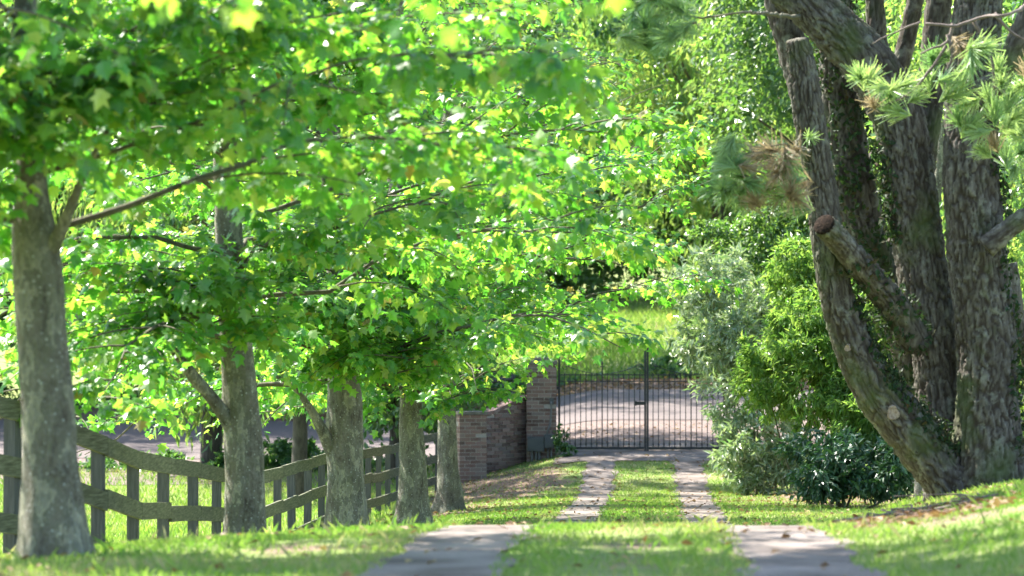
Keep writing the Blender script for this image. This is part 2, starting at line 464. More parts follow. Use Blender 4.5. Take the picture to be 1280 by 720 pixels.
def on_track(X, D):
    k = np.zeros(len(X), bool)
    for c, ph in ((DX - 0.88, 0.3), (DX + 0.88, 1.9)):
        k |= (np.abs(X - c) < 0.25 + 0.05 * vnoise(D * 3 + ph, X * 2, 3) + 0.05 * rng.random(len(X))) & (D < 74.9)
    k |= (D > 72.7) & (D < 77.6) & (X > -1.95) & (X < 1.85)
    return k
def bare_at(X, D):
    e = lambda cx, cd, rx, rd: np.clip(1.25 - np.sqrt(((X - cx) / rx) ** 2 + ((D - cd) / rd) ** 2), 0, 1)
    b = np.maximum.reduce([e(-3.0, 69, 1.9, 6.0), 0.85 * e(-3.4, 60, 1.3, 5), 0.95 * e(1.8, 24.5, 0.65, 5.5), 0.75 * e(3.4, 33, 1.6, 3.5),
                           0.62 * e(-0.15, 19, 0.42, 5), 0.6 * e(-1.9, 19.5, 0.5, 3.5), 0.8 * e(3.2, 62, 2.2, 9), 0.7 * e(2.1, 73, 1.1, 3.5)])
    return b + 0.45 * vnoise(X * 1.6, D * 1.0, 9)
def scatter(n, x0, x1, d0, d1, keep=1.0):
    X = x0 + rng.random(n) * (x1 - x0); D = d0 + rng.random(n) * (d1 - d0)
    k = ~on_track(X, D) & ((bare_at(X, D) < 0.35 + 0.25 * rng.random(n)) | (rng.random(n) < 0.22))
    return X[k], D[k]
blades('near_grass', *scatter(120000, -5.0, 3.3, 14.5, 27.5), 0.032, 0.007, 0.9)
blades('near_grass', *scatter(1500, -5.0, 3.3, 15, 27), 0.085, 0.008, 1.0, 0.15)
blades('lawn_grass', *scatter(2500, -5.4, 4.5, 44, 76), 0.08, 0.012, 1.0, 0.1)
blades('lawn_grass', *scatter(150000, -5.4, 4.5, 42, 76.5), 0.038, 0.012, 0.9)
blades('bank_grass', *scatter(26000, 1.1, 4.5, 25, 42), 0.055, 0.009, 0.9)
blades('paddock_grass', *scatter(90000, -24, -4.6, 34, 82), 0.12, 0.016, 0.7)
Xh, Dh = -14 + rng.random(42000) * 26, 104.5 + rng.random(42000) ** 1.0 * 50
blades('hillside_grass', Xh, Dh, 0.25, 0.03, 0.8, -0.05)

# ------------------------------------------------------------------ leaves
half = [(0.46, 0.1), (0.31, 0.3), (0.58, 0.6), (0.27, 0.57)]
ring = [(0, 0)] + half + [(0, 1.0)] + [(-x, y) for x, y in half[::-1]]
def plane_leaf(fold, droop):
    pts = np.array([(0, 0.33)] + ring)
    z = -fold * np.abs(pts[:, 0]) - droop * pts[:, 1] ** 2
    V = np.column_stack([pts, z])
    n = len(ring); F = np.array([[0, 1 + i, 1 + (i + 1) % n] for i in range(n)])
    return V, F
LEAF = plane_leaf(0.3, 0.25)
def lance_leaf(w, droop=0.25):
    V = np.array([(0, 0, 0), (w, 0.45, 0.06), (0, 1, -droop), (-w, 0.45, 0.06), (0, 0.5, -0.05)])
    return V, np.array([[0, 1, 4], [1, 2, 4], [2, 3, 4], [3, 0, 4]])
LANCE = lance_leaf(0.13)
BROAD = lance_leaf(0.19)
def kite_leaf(w, droop=0.2):
    V = np.array([(0, 0, 0), (w, 0.45, 0.05), (0, 1, -droop), (-w, 0.45, 0.05)])
    return V, np.array([[0, 1, 2], [0, 2, 3]])
KITE = kite_leaf(0.15); KITEB = kite_leaf(0.3)

def norm(a): return a / (np.linalg.norm(a, axis=-1, keepdims=True) + 1e-9)
def leaf_frames(Y, N):
    Y = norm(Y); N = norm(N - Y * (N * Y).sum(-1, keepdims=True)); X = np.cross(Y, N)
    return np.stack([X, Y, N], -1)          # columns
def leaf_mesh(tmpl, pos, R, sc):
    T, TF = tmpl
    V = pos[:, None, :] + np.einsum('nij,kj->nki', R, T) * sc[:, None, None]
    F = (np.arange(len(pos))[:, None, None] * len(T) + TF[None]).reshape(-1, TF.shape[1])
    return V.reshape(-1, 3), F

SINGLE = {}
def foliage(parent, pos, R, sc, tmpl, mat, mat1=None, nsingle=0, key=None, name='crown', vv=None):
    """leaves too many to count as one part; the ones that show largest in the photograph as leaf objects"""
    n = len(pos)
    pick = np.zeros(n, bool)
    if nsingle:
        s = FPX / pos[:, 1]; px = 815 + pos[:, 0] * s; py = 380 - (pos[:, 2] - EYE) * s
        ok = (px > 4) & (px < 1276) & (py > 4) & (py < 700)
        sz = np.where(ok, s * sc * (0.9 + 0.2 * rng.random(n)), 0)
        idx = np.argsort(-sz)[:nsingle]; idx = idx[sz[idx] > 0]
        pick[idx] = True
        if key not in SINGLE:
            me = mk_mesh('leaf', *tmpl); me.materials.append(mat1); SINGLE[key] = me
    q = ~pick
    V, F = leaf_mesh(tmpl, pos[q], R[q], sc[q])
    v = rng.random(n) if vv is None else vv
    cr = obj(name, V, F, mat, parent, {'v': np.repeat(v[q], len(tmpl[0]))}, False, 'stuff')
    for i in np.nonzero(pick)[0]:
        M = Matrix.Translation(Vector(pos[i])) @ Matrix(R[i].tolist()).to_4x4() @ Matrix.Scale(float(sc[i]), 4)
        inst('leaf', SINGLE[key], M, cr)
    return cr

# ------------------------------------------------------------------ the avenue of plane trees
def plane_tree(px, d, trunk_px, label, low=1.65, R=3.75, nlimb=38, per=52, big=None, top=10.5, nsingle=300, seed=0, rise=0.42, leaf=1.0, dense=0.45, shorts=10, thin=0.26, lift0=0.6):
    """trunk_px: (x, y, half width) of the visible trunk in photograph pixels at distance d"""
    global rng
    rng = np.random.default_rng(100 + seed)
    s = FPX / d
    base = Pg(px, d)
    t = thing('plane_tree', base, label, 'tree', 'plane trees along the paddock fence')
    pts = [(*(base + [0, 0, -0.15]), trunk_px[0][2] / s * 1.2), (*(base + [0, 0, 0.12]), trunk_px[0][2] / s * 1.08)]
    for x, y, r in trunk_px:
        q = P(x, y, d)
        if q[2] > base[2] + 0.35: pts.append((*q, r / s))
    last = np.array(pts[-1]); zt = base[2] + top
    k = 4
    for i in range(1, k + 1):
        f = i / k
        pts.append((last[0] + 0.25 * math.sin(3 * f + seed), last[1] + 0.25 * math.sin(2 * f + 2 * seed), last[2] + (zt - last[2]) * f, last[3] * (1 - 0.85 * f)))
    path = resample(pts, 0.06)
    n = 28
    a = np.arange(n) / n * 8
    vv = np.arange(len(path)) * 0.06
    dp = 0.05 * path[:, 3:4] * 2 * (vnoise(np.repeat(vv[:, None] * 2.2, n, 1), np.repeat(a[None], len(vv), 0), seed) +
                                    0.5 * vnoise(np.repeat(vv[:, None] * 6, n, 1), np.repeat(a[None] * 2, len(vv), 0), seed + 1))
    flare = np.exp(-np.maximum(path[:, 2] - base[2], 0) / 0.18)[:, None] * (0.24 + 0.22 * np.cos(np.arange(n) / n * 2 * np.pi * 5 + seed)[None]) * path[:, 3:4]
    V, F = tube(path[:, :3], path[:, 3], n, dp + flare)
    obj('trunk', V, F, M_pbark, t, None, True)
    LP, LY, LN = [], [], []
    lift = lambda p, h: rise * np.maximum(0, p[:, 0] - base[0] - lift0) * np.interp(h, [3, 6], [1, 0])
    for i in range(nlimb + shorts):
        short = i >= nlimb
        f = (i + 0.5) / nlimb if not short else 0.06 + rng.random() * 0.45
        h = low + 0.15 + (top - 0.7 - low) * f ** 1.25 + rng.normal() * 0.1
        az = i * 2.39996 + rng.normal() * 0.2 + seed if not short else -math.pi / 2 + rng.normal() * 1.0
        prof = np.interp(h, [0, 2, 3.6, 6, 8, 9.5], [0.9, 0.97, 1.0, 0.85, 0.6, 0.3])
        L = R * prof * (0.82 + 0.3 * rng.random()) * ((0.22 + 0.2 * rng.random()) if short else 1.0)
        k = np.argmin(np.abs(path[:, 2] - (base[2] + h))); st = path[k, :3]; r0 = max(0.016, path[k, 3] * thin) * (0.5 if short else 1)
        el = np.interp(h, [1.5, 4, 9], [0.28, 0.5, 1.0])
        dr = np.array([math.cos(az), math.sin(az), 0])
        u = np.linspace(0, 1, 9)[:, None]
        dro = np.interp(h, [1.5, 3.5, 9], [0.5, 0.42, 0.1])
        pth = st + dr * u * L * math.cos(el) + np.array([0, 0, 1.]) * (math.sin(el) * L * u - dro * L * u ** 2.1)
        pth = pth + np.cumsum(rng.normal(size=(9, 3)) * 0.05, 0) * (u > 0)
        pth[:, 2] += lift(pth, h)
        parts = [tube(pth, r0 * (1 - 0.85 * u[:, 0]), 7)]
        for j in range(10):
            uu = 0.2 + 0.8 * (j + rng.random()) / 10
            q = np.array([np.interp(uu, u[:, 0], pth[:, c]) for c in range(3)])
            a2 = az + (1 if j % 2 else -1) * (0.5 + 0.7 * rng.random())
            tl = (0.55 + 0.75 * rng.random()) * (1.15 - 0.4 * uu) * R / 3.75
            w = np.linspace(0, 1, 6)[:, None]
            td = np.array([math.cos(a2), math.sin(a2), 0.05 + 0.45 * rng.random() * (h > 2.2)])
            tp = q + td * w * tl + np.array([0, 0, -1.]) * (0.15 + 0.35 * rng.random()) * tl * w ** 2
            tp[:, 2] += 0.5 * (lift(tp, h) - lift(tp[:1], h))
            parts.append(tube(tp, 0.009 * (1 - 0.7 * w[:, 0]), 4))
            m = int(per * (0.7 + 0.6 * rng.random()) * (1.0 if h < 4.2 else dense))
            wf = rng.random(m) ** 0.8
            lp = np.stack([np.interp(wf, w[:, 0], tp[:, c]) for c in range(3)], -1)
            out = rng.normal(size=(m, 3)); out[:, 2] = out[:, 2] * 0.6
            out = norm(out + td * 0.6)
            lp = lp + out * (0.05 + 0.14 * rng.random((m, 1))) + np.array([0, 0, -0.03])
            LP.append(lp); LY.append(out + np.array([0, 0, -1.]) * (0.15 + 0.8 * rng.random((m, 1)))); LN.append(np.array([0, 0, 1.]) + rng.normal(size=(m, 3)) * 0.42)
        V, F = join(parts)
        obj('limb', V, F, M_twig, t, None, True)
    if big is not None:                       # a thick low limb that the photograph shows on this trunk
        bp = np.array([(*P(x, y, d), r / s) for x, y, r in big])
        bp[1:, 1] -= np.linspace(0.1, 0.5, len(bp) - 1)
        bp = resample(bp, 0.06)
        V, F = tube(bp[:, :3], bp[:, 3], 14)
        obj('limb', V, F, M_pbark, t, None, True)
    LP = np.vstack(LP); LY = np.vstack(LY); LN = np.vstack(LN)
    keep = LP[:, 2] > base[2] + low - 0.28 + 0.3 * vnoise(LP[:, 0] * 1.3 + 7, LP[:, 1] * 1.3, seed) + 0.7 * rise * np.maximum(0, LP[:, 0] - base[0] - lift0 - 0.1)
    LP, LY, LN = LP[keep], LY[keep], LN[keep]
    sc = (0.05 + 0.09 * rng.random(len(LP)) ** 1.2) * leaf * np.where(LP[:, 2] > base[2] + 5, 1.2, 1.0)
    foliage(t, LP, leaf_frames(LY, LN), sc, LEAF, M_plane, M_plane1, nsingle, 'plane')
    return t

plane_tree(-695, 10.3, [(-695, 690, 85), (-690, 300, 80)], 'plane tree farthest from the brick pillar, dangling big soft leaves over the drive', low=1.95, R=3.4, per=40, dense=0.5, seed=0, nsingle=300, rise=0.3, leaf=0.8)
plane_tree(64, 19.8, [(64, 690, 35), (57, 560, 33), (48, 420, 32), (40, 310, 31), (33, 220, 21), (34, 120, 17), (28, 0, 15)],
           'fifth plane tree from the brick pillar, dark broad trunk before the sloping fence rails', low=1.7, R=3.4, per=60, leaf=0.9, dense=0.8, seed=1, shorts=24, thin=0.17,
           big=[(52, 325, 11), (75, 290, 9), (98, 245, 6), (122, 200, 4), (150, 160, 2.5), (185, 130, 1.5)])
plane_tree(304, 29.6, [(305, 690, 25), (304, 600, 24), (300, 500, 23), (290, 380, 19), (284, 280, 17), (280, 180, 15)],
           'fourth plane tree from the brick pillar, cream mottled trunk with a low forking limb', low=1.6, per=58, dense=0.25, shorts=16, thin=0.2, seed=2,
           big=[(294, 545, 11), (278, 515, 9), (262, 492, 8), (246, 472, 8), (228, 445, 6), (205, 420, 4), (175, 400, 2)])
plane_tree(432, 39.1, [(434, 670, 25), (431, 590, 23), (429, 520, 22), (426, 430, 18), (422, 330, 15)],
           'third plane tree from the brick pillar, grey green trunk with thin low limb', low=1.65, R=4.1, dense=0.2, shorts=20, thin=0.2, seed=3,
           big=[(424, 580, 11), (412, 556, 9), (403, 535, 7), (390, 510, 5), (372, 485, 3), (350, 470, 1.5)])
plane_tree(515, 50.3, [(516, 648, 20), (515, 590, 17), (514, 530, 15), (513, 440, 13), (511, 350, 11)],
           'second plane tree from the brick pillar, lichen speckled trunk flaring at its foot', low=1.65, R=4.5, rise=0.68, nlimb=42, dense=0.2, shorts=20, thin=0.2, seed=4)
plane_tree(561, 59.2, [(562, 632, 16), (560, 580, 13), (558, 540, 12), (556, 450, 10)],
           'plane tree next to the low brick end pier, slim shaded trunk', low=2.1, R=4.7, rise=0.8, lift0=0.1, nlimb=42, dense=0.22, shorts=18, thin=0.2, seed=5)
rng = np.random.default_rng(11)

# ------------------------------------------------------------------ paddock fence
PX = [(-5.9, 22.7, -0.36), (-5.33, 24.9, -0.55), (-4.83, 27.0, -0.80), (-4.48, 29.0, -1.15), (-4.53, 31.3, -1.37), (-4.58, 33.6, -1.52), (-4.64, 36.3, -1.69),
      (-4.70, 38.7, -1.84), (-4.74, 41.0, -1.98), (-4.75, 43.3, -2.08), (-4.75, 45.5, -2.13), (-4.74, 47.3, -2.15), (-4.74, 49.4, -2.19), (-4.75, 51.6, -2.24),
      (-4.75, 53.8, -2.31), (-4.75, 56.0, -2.37), (-4.76, 58.1, -2.42), (-4.76, 60.2, -2.48), (-4.76, 62.5, -2.55), (-4.75, 64.6, -2.61), (-4.72, 67.0, -2.66),
      (-4.6, 69.2, -2.66), (-4.25, 71.2, -2.6)]
fence = thing('paddock_fence', (PX[0][0], PX[0][1], float(H(PX[0][0], PX[0][1]))), 'weathered three rail timber fence stepping down behind the plane trees', 'fence')
side = []
for i, (x, d, z) in enumerate(PX):
    a = PX[max(i - 1, 0)]; b = PX[min(i + 1, len(PX) - 1)]
    ang = math.atan2(b[1] - a[1], b[0] - a[0])
    side.append(ang)
    g = float(H(x, d)) - 0.25; topz = z + EYE + 0.045 + 0.015 * rng.normal()
    V, F = box((x, d, (g + topz) / 2), 0.095, 0.11, topz - g, rotz(ang + 0.06 * rng.normal() + math.pi / 2))
    V[4:, :2] += rng.normal(size=2) * 0.008
    obj('post', V, F, M_post, fence)
for k in range(3):
    for i in range(len(PX) - 1):
        a = np.array(PX[i]); b = np.array(PX[i + 1])
        n0 = np.array([math.sin(side[i]), -math.cos(side[i])]); n1 = np.array([math.sin(side[i + 1]), -math.cos(side[i + 1])])
        th = 0.032; hh = 0.15
        rows = []
        J = rng.normal(size=4) * 0.01
        for m, u in enumerate(np.linspace(0, 1, 6)):
            u2 = 0.004 + 0.992 * u
            nn = n0 * (1 - u) + n1 * u
            c = a * (1 - u2) + b * u2
            zc = c[2] + EYE - 0.435 * k + (J[0] * (1 - u) + J[1] * u)
            p0 = c[:2] + nn * 0.05; p1 = c[:2] + nn * (0.05 + th)
            for (pp, zz) in ((p0, -1), (p1, -1), (p1, 1), (p0, 1)):
                rows.append((pp[0], pp[1], zc + zz * hh / 2 + 0.001 * rng.normal()))
        V = np.array(rows); F = []
        for m in range(5):
            for q in range(4): F.append([m * 4 + q, m * 4 + (q + 1) % 4, m * 4 + 4 + (q + 1) % 4, m * 4 + 4 + q])
        F += [[3, 2, 1, 0], [20, 21, 22, 23]]
        obj('rail', V, np.array(F), M_rail, fence)

# ------------------------------------------------------------------ brick pillars and wing wall
def brick_mesh():
    V, F = box((0, 0, 0), 1, 1, 1)
    me = mk_mesh('brick', V, F); me.materials.append(M_brick); return me
BR = brick_mesh()
CO = 0.0765
def put_brick(parent, c, L, W, Hh, ang):
    M = Matrix.Translation(Vector(c)) @ Matrix.Rotation(ang + rng.normal() * 0.006, 4, 'Z') @ Matrix.Diagonal((L, W, Hh, 1))
    inst('brick', BR, M, parent)
def pillar(t, x, d, z0, z1, w, ang):
    n = int((z1 - z0) / CO)
    Rm = rotz(ang)
    core = box((x, d, z0 + n * CO / 2 - 0.1), w - 0.012, w - 0.012, n * CO + 0.18, Rm)
    obj('mortar_core', *core, M_mortar, t)
    bw = 0.105; L = (w - bw - 0.028) / 2
    for k in range(n):
        z = z0 + (k + 0.5) * CO
        for sd in range(4):
            for q in range(2):
                u = -w / 2 + L / 2 + q * (L + 0.014)
                if k % 2: u = -u
                loc = np.array([u, -w / 2 + bw / 2 + rng.normal() * 0.0025, 0])
                a2 = sd * math.pi / 2
                loc = Rm @ (rotz(a2) @ loc)
                put_brick(t, (x + loc[0], d + loc[1], z), L, bw, CO - 0.012, ang + a2)
    return z0 + n * CO

pz = float(H(-2.3, 75)) - 0.1
gp = thing('brick_gate_pillar', (-2.3, 75, pz), 'tall square brick pillar carrying the iron gate and meter boxes', 'pillar')
zt = pillar(gp, -2.3, 75, pz, P(0, 453, 75)[2], 0.62, 0.02)
cv, cf = box((-2.3, 75, zt + 0.035), 0.66, 0.66, 0.07, rotz(0.02)); obj('capstone', cv, cf, M_cap, gp)
cv, cf = box((-2.3, 75, zt + 0.135), 0.34, 0.34, 0.13, rotz(0.02)); cv[4:, :2] = (cv[4:, :2] - [-2.3, 75]) * 0.6 + [-2.3, 75]; obj('capstone', cv, cf, M_cap, gp)

ex, ed = -3.68, 72.9
ez = float(H(ex, ed)) - 0.1
ep = thing('brick_end_pier', (ex, ed, ez), 'low brick end pier where the timber fence meets the wall', 'pillar')
zt2 = pillar(ep, ex, ed, ez, P(0, 514, 72.9)[2], 0.56, 0.25)
cv, cf = box((ex, ed, zt2 + 0.03), 0.6, 0.6, 0.06, rotz(0.25)); obj('capstone', cv, cf, M_cap, ep)

wa = np.array([-2.58, 75.2]); wb = np.array([-3.62, 73.95])
wl = np.linalg.norm(wb - wa); wang = math.atan2(*(wb - wa)[::-1]); wz = float(H(-3.0, 74.2)) - 0.15
ww = thing('brick_wing_wall', ((wa[0] + wb[0]) / 2, (wa[1] + wb[1]) / 2, wz), 'brick wing wall with sloping top linking tall pillar and low pier', 'wall')
e = (wb - wa) / wl; nrm = np.array([-e[1], e[0]])
wh0, wh1 = P(0, 498, 75)[2] - wz, P(0, 521, 73.5)[2] - wz
hh = lambda u: wh0 + (wh1 - wh0) * sstep(np.array(u)).item()
cs, us = [], np.linspace(0.0, 1.0, 9)
for u in us:
    c = wa + e * wl * u
    for sgn, z in ((-1, -0.1), (1, -0.1), (1, hh(u) - 0.03), (-1, hh(u) - 0.03)):
        q = c + nrm * sgn * 0.098
        cs.append((q[0], q[1], wz + z))
F = []
for m in range(8):
    for q in range(4): F.append([m * 4 + q, m * 4 + (q + 1) % 4, m * 4 + 4 + (q + 1) % 4, m * 4 + 4 + q])
F += [[3, 2, 1, 0], [32, 33, 34, 35]]
obj('mortar_core', np.array(cs), np.array(F), M_mortar, ww)
for k in range(30):
    z = wz + (k + 0.5) * CO
    u = -0.12 * (k % 2)
    while u < wl:
        a0, a1 = max(u, 0.0), min(u + 0.225, wl)
        um = (a0 + a1) / 2
        if a1 - a0 > 0.04 and z + CO / 2 < wz + hh(um / wl) + 0.0:
            for sgn in (-1, 1):
                c = wa + e * um + nrm * sgn * (0.0625 + rng.normal() * 0.002)
                put_brick(ww, (c[0], c[1], z), a1 - a0, 0.105, CO - 0.012, wang)
        u += 0.235
for m in range(8):
    u0, u1 = us[m] + 0.004, us[m + 1] - 0.004
    c0 = wa + e * wl * u0; c1 = wa + e * wl * u1
    vs = []
    for c, u in ((c0, u0), (c1, u1)):
        for sgn, zz in ((-1, -0.01), (1, -0.01), (1, 0.06), (-1, 0.06)):
            q = c + nrm * sgn * 0.135
            vs.append((q[0], q[1], wz + hh(u) + zz))
    obj('coping_brick', np.array(vs), np.array([[0, 1, 5, 4], [1, 2, 6, 5], [2, 3, 7, 6], [3, 0, 4, 7], [3, 2, 1, 0], [4, 5, 6, 7]]), M_brick, ww)

# meter boxes on the pillar
mb = thing('meter_box', tuple(P(677, 575, 74.6)), 'grey electrical meter boxes with conduit fixed to the brick pillar', 'meter box')
yb = 74.69 - 0.085
def pbox(name, x0, y0, x1, y1, depth, mat, parent, yy=None, d=74.6):
    a, b = P(x0, y1, d), P(x1, y0, d)
    V, F = box(((a[0] + b[0]) / 2, 74.69 - depth / 2 if yy is None else yy, (a[2] + b[2]) / 2), b[0] - a[0], depth, b[2] - a[2])
    return obj(name, V, F, mat, parent)
cab = pbox('cabinet', 659.5, 546, 680, 564, 0.17, M_box, mb)
pbox('cabinet_door', 661, 547.5, 678.5, 562.5, 0.012, M_box, cab, 74.69 - 0.178)
jb = pbox('junction_box', 680.6, 543, 692.5, 560, 0.15, M_box, mb)
pbox('junction_box_lid', 681.8, 544.5, 691.3, 558.5, 0.012, M_box, jb, 74.69 - 0.158)
c = resample([P(683, 545, 74.58), P(685.5, 536, 74.58), P(688, 528, 74.6), P(689, 514, 74.62), P(689, 502, 74.62)], 0.04)
obj('conduit', *tube(c, 0.018, 8), M_pipe, mb, None, True)
pbox('conduit_box', 687, 498, 692, 506, 0.06, M_box, mb)
for xx, yy in ((665, 583), (670, 585), (674, 583), (685, 576), (689, 578)):
    obj('pipe', *tube([P(xx, 560, 74.6), P(xx, 574, 74.6), P(xx, yy + 6, 74.6)], 0.028 if xx < 680 else 0.018, 8), M_pipe, mb, None, True)

# ------------------------------------------------------------------ iron gate, two leaves
def gate_leaf(xh, xm, label, latch):
    """xh, xm: photograph columns of hinge stile and meeting stile at d = 75"""
    d = 75.0
    hx, mx = P(xh, 0, d)[0], P(xm, 0, d)[0]
    sg = 1 if mx > hx else -1
    zb, zt = P(0, 561, d)[2], P(0, 468, d)[2]
    t = thing('iron_gate_leaf', (hx, d, zb), label, 'gate', 'iron gate leaves across the drive')
    def vbar(name, x, z0, z1, r): return obj(name, *box((x, d, (z0 + z1) / 2), 2 * r, 2 * r, z1 - z0), M_iron, t)
    vbar('stile', hx, zb - 0.02, P(0, 449, d)[2], 0.022)
    vbar('stile', mx, zb - 0.05, P(0, 437, d)[2], 0.022)
    for nm, y, hgt in (('bottom_rail', 560, 0.05), ('top_rail', 468.5, 0.022), ('top_rail', 476.5, 0.022)):
        a, b = sorted((hx, mx)); z = P(0, y, d)[2]
        obj(nm, *box(((a + b) / 2, d, z), b - a - 0.05, 0.03, hgt), M_iron, t)
    n = 16
    for i in range(1, n):
        x = hx + (mx - hx) * i / n
        up = P(0, 457, d)[2] if i == 8 else zt + 0.03
        bar = vbar('bar', x, zb + 0.03, up, 0.0085 if i != 8 else 0.012)
        obj('bar_collar', *box((x, d, zb + 0.1), 0.032, 0.032, 0.05), M_iron, bar)
        if i == 8:
            obj('finial', *box((x, d, up - 0.02), 0.09, 0.018, 0.02), M_iron, bar)
            obj('finial', *tube([(x, d, up), (x, d, up + 0.05), (x, d, up + 0.1)], np.array([0.012, 0.022, 0.002]), 6), M_iron, bar)
    # sagging scrolls above the top rail and curls beside the stiles
    for u0, u1, ya, yb2 in ((0.1, 0.47, 458, 467), (0.94, 0.53, 456, 467)):
        q = []
        for m in np.linspace(0, 1, 10):
            q.append((hx + (mx - hx) * (u0 + (u1 - u0) * m), d, P(0, ya + (yb2 - ya) * math.sin(m * math.pi / 2) ** 1.0, d)[2]))
        obj('scroll', *tube(np.array(q), 0.0075, 6), M_iron, t, None, True)
    for xc, r in ((hx + sg * 0.13, 0.085), (mx - sg * 0.13, 0.085)):
        q = [(xc + r * (1 - m / 16) * math.cos(m * 0.7), d, P(0, 459, d)[2] + r * (1 - m / 16) * math.sin(m * 0.7)) for m in range(13)]
        obj('scroll', *tube(np.array(q), 0.007, 6), M_iron, t, None, True)
    for xx, yy in ((hx, 449), (mx, 437)):
        z = P(0, yy, d)[2]
        obj('finial', *tube([(xx, d, z), (xx, d, z + 0.03), (xx, d, z + 0.08)], np.array([0.02, 0.028, 0.003]), 8), M_iron, t)
    if latch:
        z = P(0, 504, d)[2]
        la = obj('latch', *box((mx - 0.12, d - 0.03, z), 0.2, 0.05, 0.07), M_iron, t)
        obj('latch_bolt', *box((mx - 0.2, d - 0.03, z), 0.05, 0.07, 0.1), M_iron, la)
    for y in (485, 548):
        z = P(0, y, d)[2]
        obj('hinge', *box((hx - sg * 0.035, d, z), 0.08, 0.04, 0.05), M_iron, t)
gate_leaf(699, 806.5, 'black iron gate leaf with latch box, hung on the brick pillar', True)
gate_leaf(918, 809.5, 'black iron gate leaf running into the pale leafed shrub', False)

# ------------------------------------------------------------------ generic shrub / tree foliage
def blob_leaves(blobs, n, droop, flat, shell=0.55, jit=0.5, split=0):
    """blobs: rows (x, y, z, rx, ry, rz).  Leaves in many small clumps through each blob's outer volume."""
    blobs = np.array(blobs, float)
    if split:
        ch = []
        for b in blobs:
            ch.append(np.concatenate([b[:3], b[3:] * 0.85]))
            for q in norm(rng.normal(size=(split, 3))):
                ch.append(np.concatenate([b[:3] + q * b[3:] * 0.85, b[3:] * (0.25 + 0.3 * rng.random())]))
        blobs = np.array(ch)
    w = blobs[:, 3] * blobs[:, 5]; w = w / w.sum()
    POS, OUT = [], []
    for b, f in zip(blobs, w):
        m = int(n * f); nc = max(8, m // 45)
        dirs = norm(rng.normal(size=(nc, 3)))
        rad = shell + (1.08 - shell) * rng.random((nc, 1)) ** 0.6
        cc = b[:3] + dirs * rad * b[3:]
        k = rng.integers(0, nc, m)
        cs = 0.16 * b[3:].mean() * (0.6 + 0.9 * rng.random(nc))
        POS.append(cc[k] + rng.normal(size=(m, 3)) * cs[k][:, None] * np.array([1, 1, 0.8]))
        OUT.append(dirs[k])
    POS = np.vstack(POS); OUT = np.vstack(OUT); m = len(POS)
    Y = OUT * 0.7 + rng.normal(size=(m, 3)) * jit + np.array([0, 0, -1.]) * droop
    N = OUT * (1 - flat) + np.array([0, 0, 1.]) * flat + rng.normal(size=(m, 3)) * 0.45
    return POS, leaf_frames(Y, N)

def px_blobs(rows):
    out = []
    for cx, cy, rx, ry, d, *rd in rows:
        s = FPX / d; p = P(cx, cy, d)
        out.append((*p, rx / s, (rd[0] if rd else (rx + ry) / 2 / s), ry / s))
    return out

def shrub(name, base_px, d, rows, n, tmpl, mat, label, cat='shrub', size=(0.1, 0.16), droop=0.3, flat=0.4, mat1=None, nsingle=0, key=None, stems=7, group=None, stem_r=0.03, stem_mat=None):
    base = Pg(base_px, d)
    t = thing(name, base, label, cat, group)
    bl = px_blobs(rows)
    for i in range(stems):
        b = bl[i % len(bl)]
        e2 = np.array(b[:3]) + rng.normal(size=3) * np.array(b[3:]) * 0.35
        b0 = base + np.array([rng.normal() * 0.15, rng.normal() * 0.15, -0.1])
        mid = (b0 + e2) / 2 + rng.normal(size=3) * 0.15
        p = resample([b0, mid, e2], 0.15)
        obj('stem', *tube(p, np.linspace(stem_r, stem_r * 0.3, len(p)), 7), stem_mat or M_twig, t, None, True)
    pos, R = blob_leaves(bl, n, droop, flat, split=7)
    k = pos[:, 2] > H(pos[:, 0], pos[:, 1]) + 0.03
    pos, R = pos[k], R[k]
    sc = size[0] + (size[1] - size[0]) * rng.random(len(pos))
    foliage(t, pos, R, sc, tmpl, mat, mat1, nsingle, key, 'foliage')
    return t

shrub('pale_leafed_shrub', 945, 66, [(880, 350, 42, 36, 66), (905, 420, 55, 48, 66), (925, 490, 50, 50, 65.5), (945, 560, 46, 48, 65), (960, 590, 42, 32, 65), (960, 430, 60, 60, 67), (930, 380, 50, 50, 67.5)],
      15000, LANCE, M_ole, 'tall shrub with pale shiny narrow leaves overhanging the gate', size=(0.14, 0.23), droop=0.1, flat=0.3, mat1=M_ole1, nsingle=300, key='ole')
shrub('feathery_shrub', 1030, 58, [(985, 430, 48, 42, 58), (1030, 400, 55, 50, 58), (955, 480, 34, 46, 58), (1015, 480, 50, 58, 57.5), (1075, 500, 50, 58, 57), (1110, 550, 32, 34, 57), (1065, 420, 55, 60, 59), (1000, 350, 40, 44, 60), (1050, 320, 45, 50, 61)],
      36000, KITE, M_yel, 'light yellow green feathery shrub above the dark leafed bush', size=(0.09, 0.17), droop=0.5, flat=0.4)
shrub('dark_leafed_shrub', 1050, 55, [(1020, 590, 40, 32, 55), (1060, 585, 45, 40, 55), (1105, 590, 42, 38, 55), (1130, 580, 36, 44, 56), (1030, 560, 45, 30, 56)],
      7000, BROAD, M_rho, 'low dark rhododendron like shrub with broad leaves beside the lawn', size=(0.11, 0.18), droop=0.25, flat=0.5, mat1=M_rho1, nsingle=300, key='rho', stems=6)
shrub('round_evergreen', 985, 71, [(930, 315, 50, 46, 70), (975, 280, 55, 50, 70), (990, 360, 60, 60, 70), (1040, 320, 60, 70, 70), (1090, 380, 60, 90, 70), (1010, 240, 50, 40, 71), (900, 380, 40, 36, 69)],
      30000, KITEB, M_mid, 'dense evergreen rising behind the pale leafed shrub', 'tree', size=(0.07, 0.12), droop=0.3, flat=0.4, stem_r=0.06)
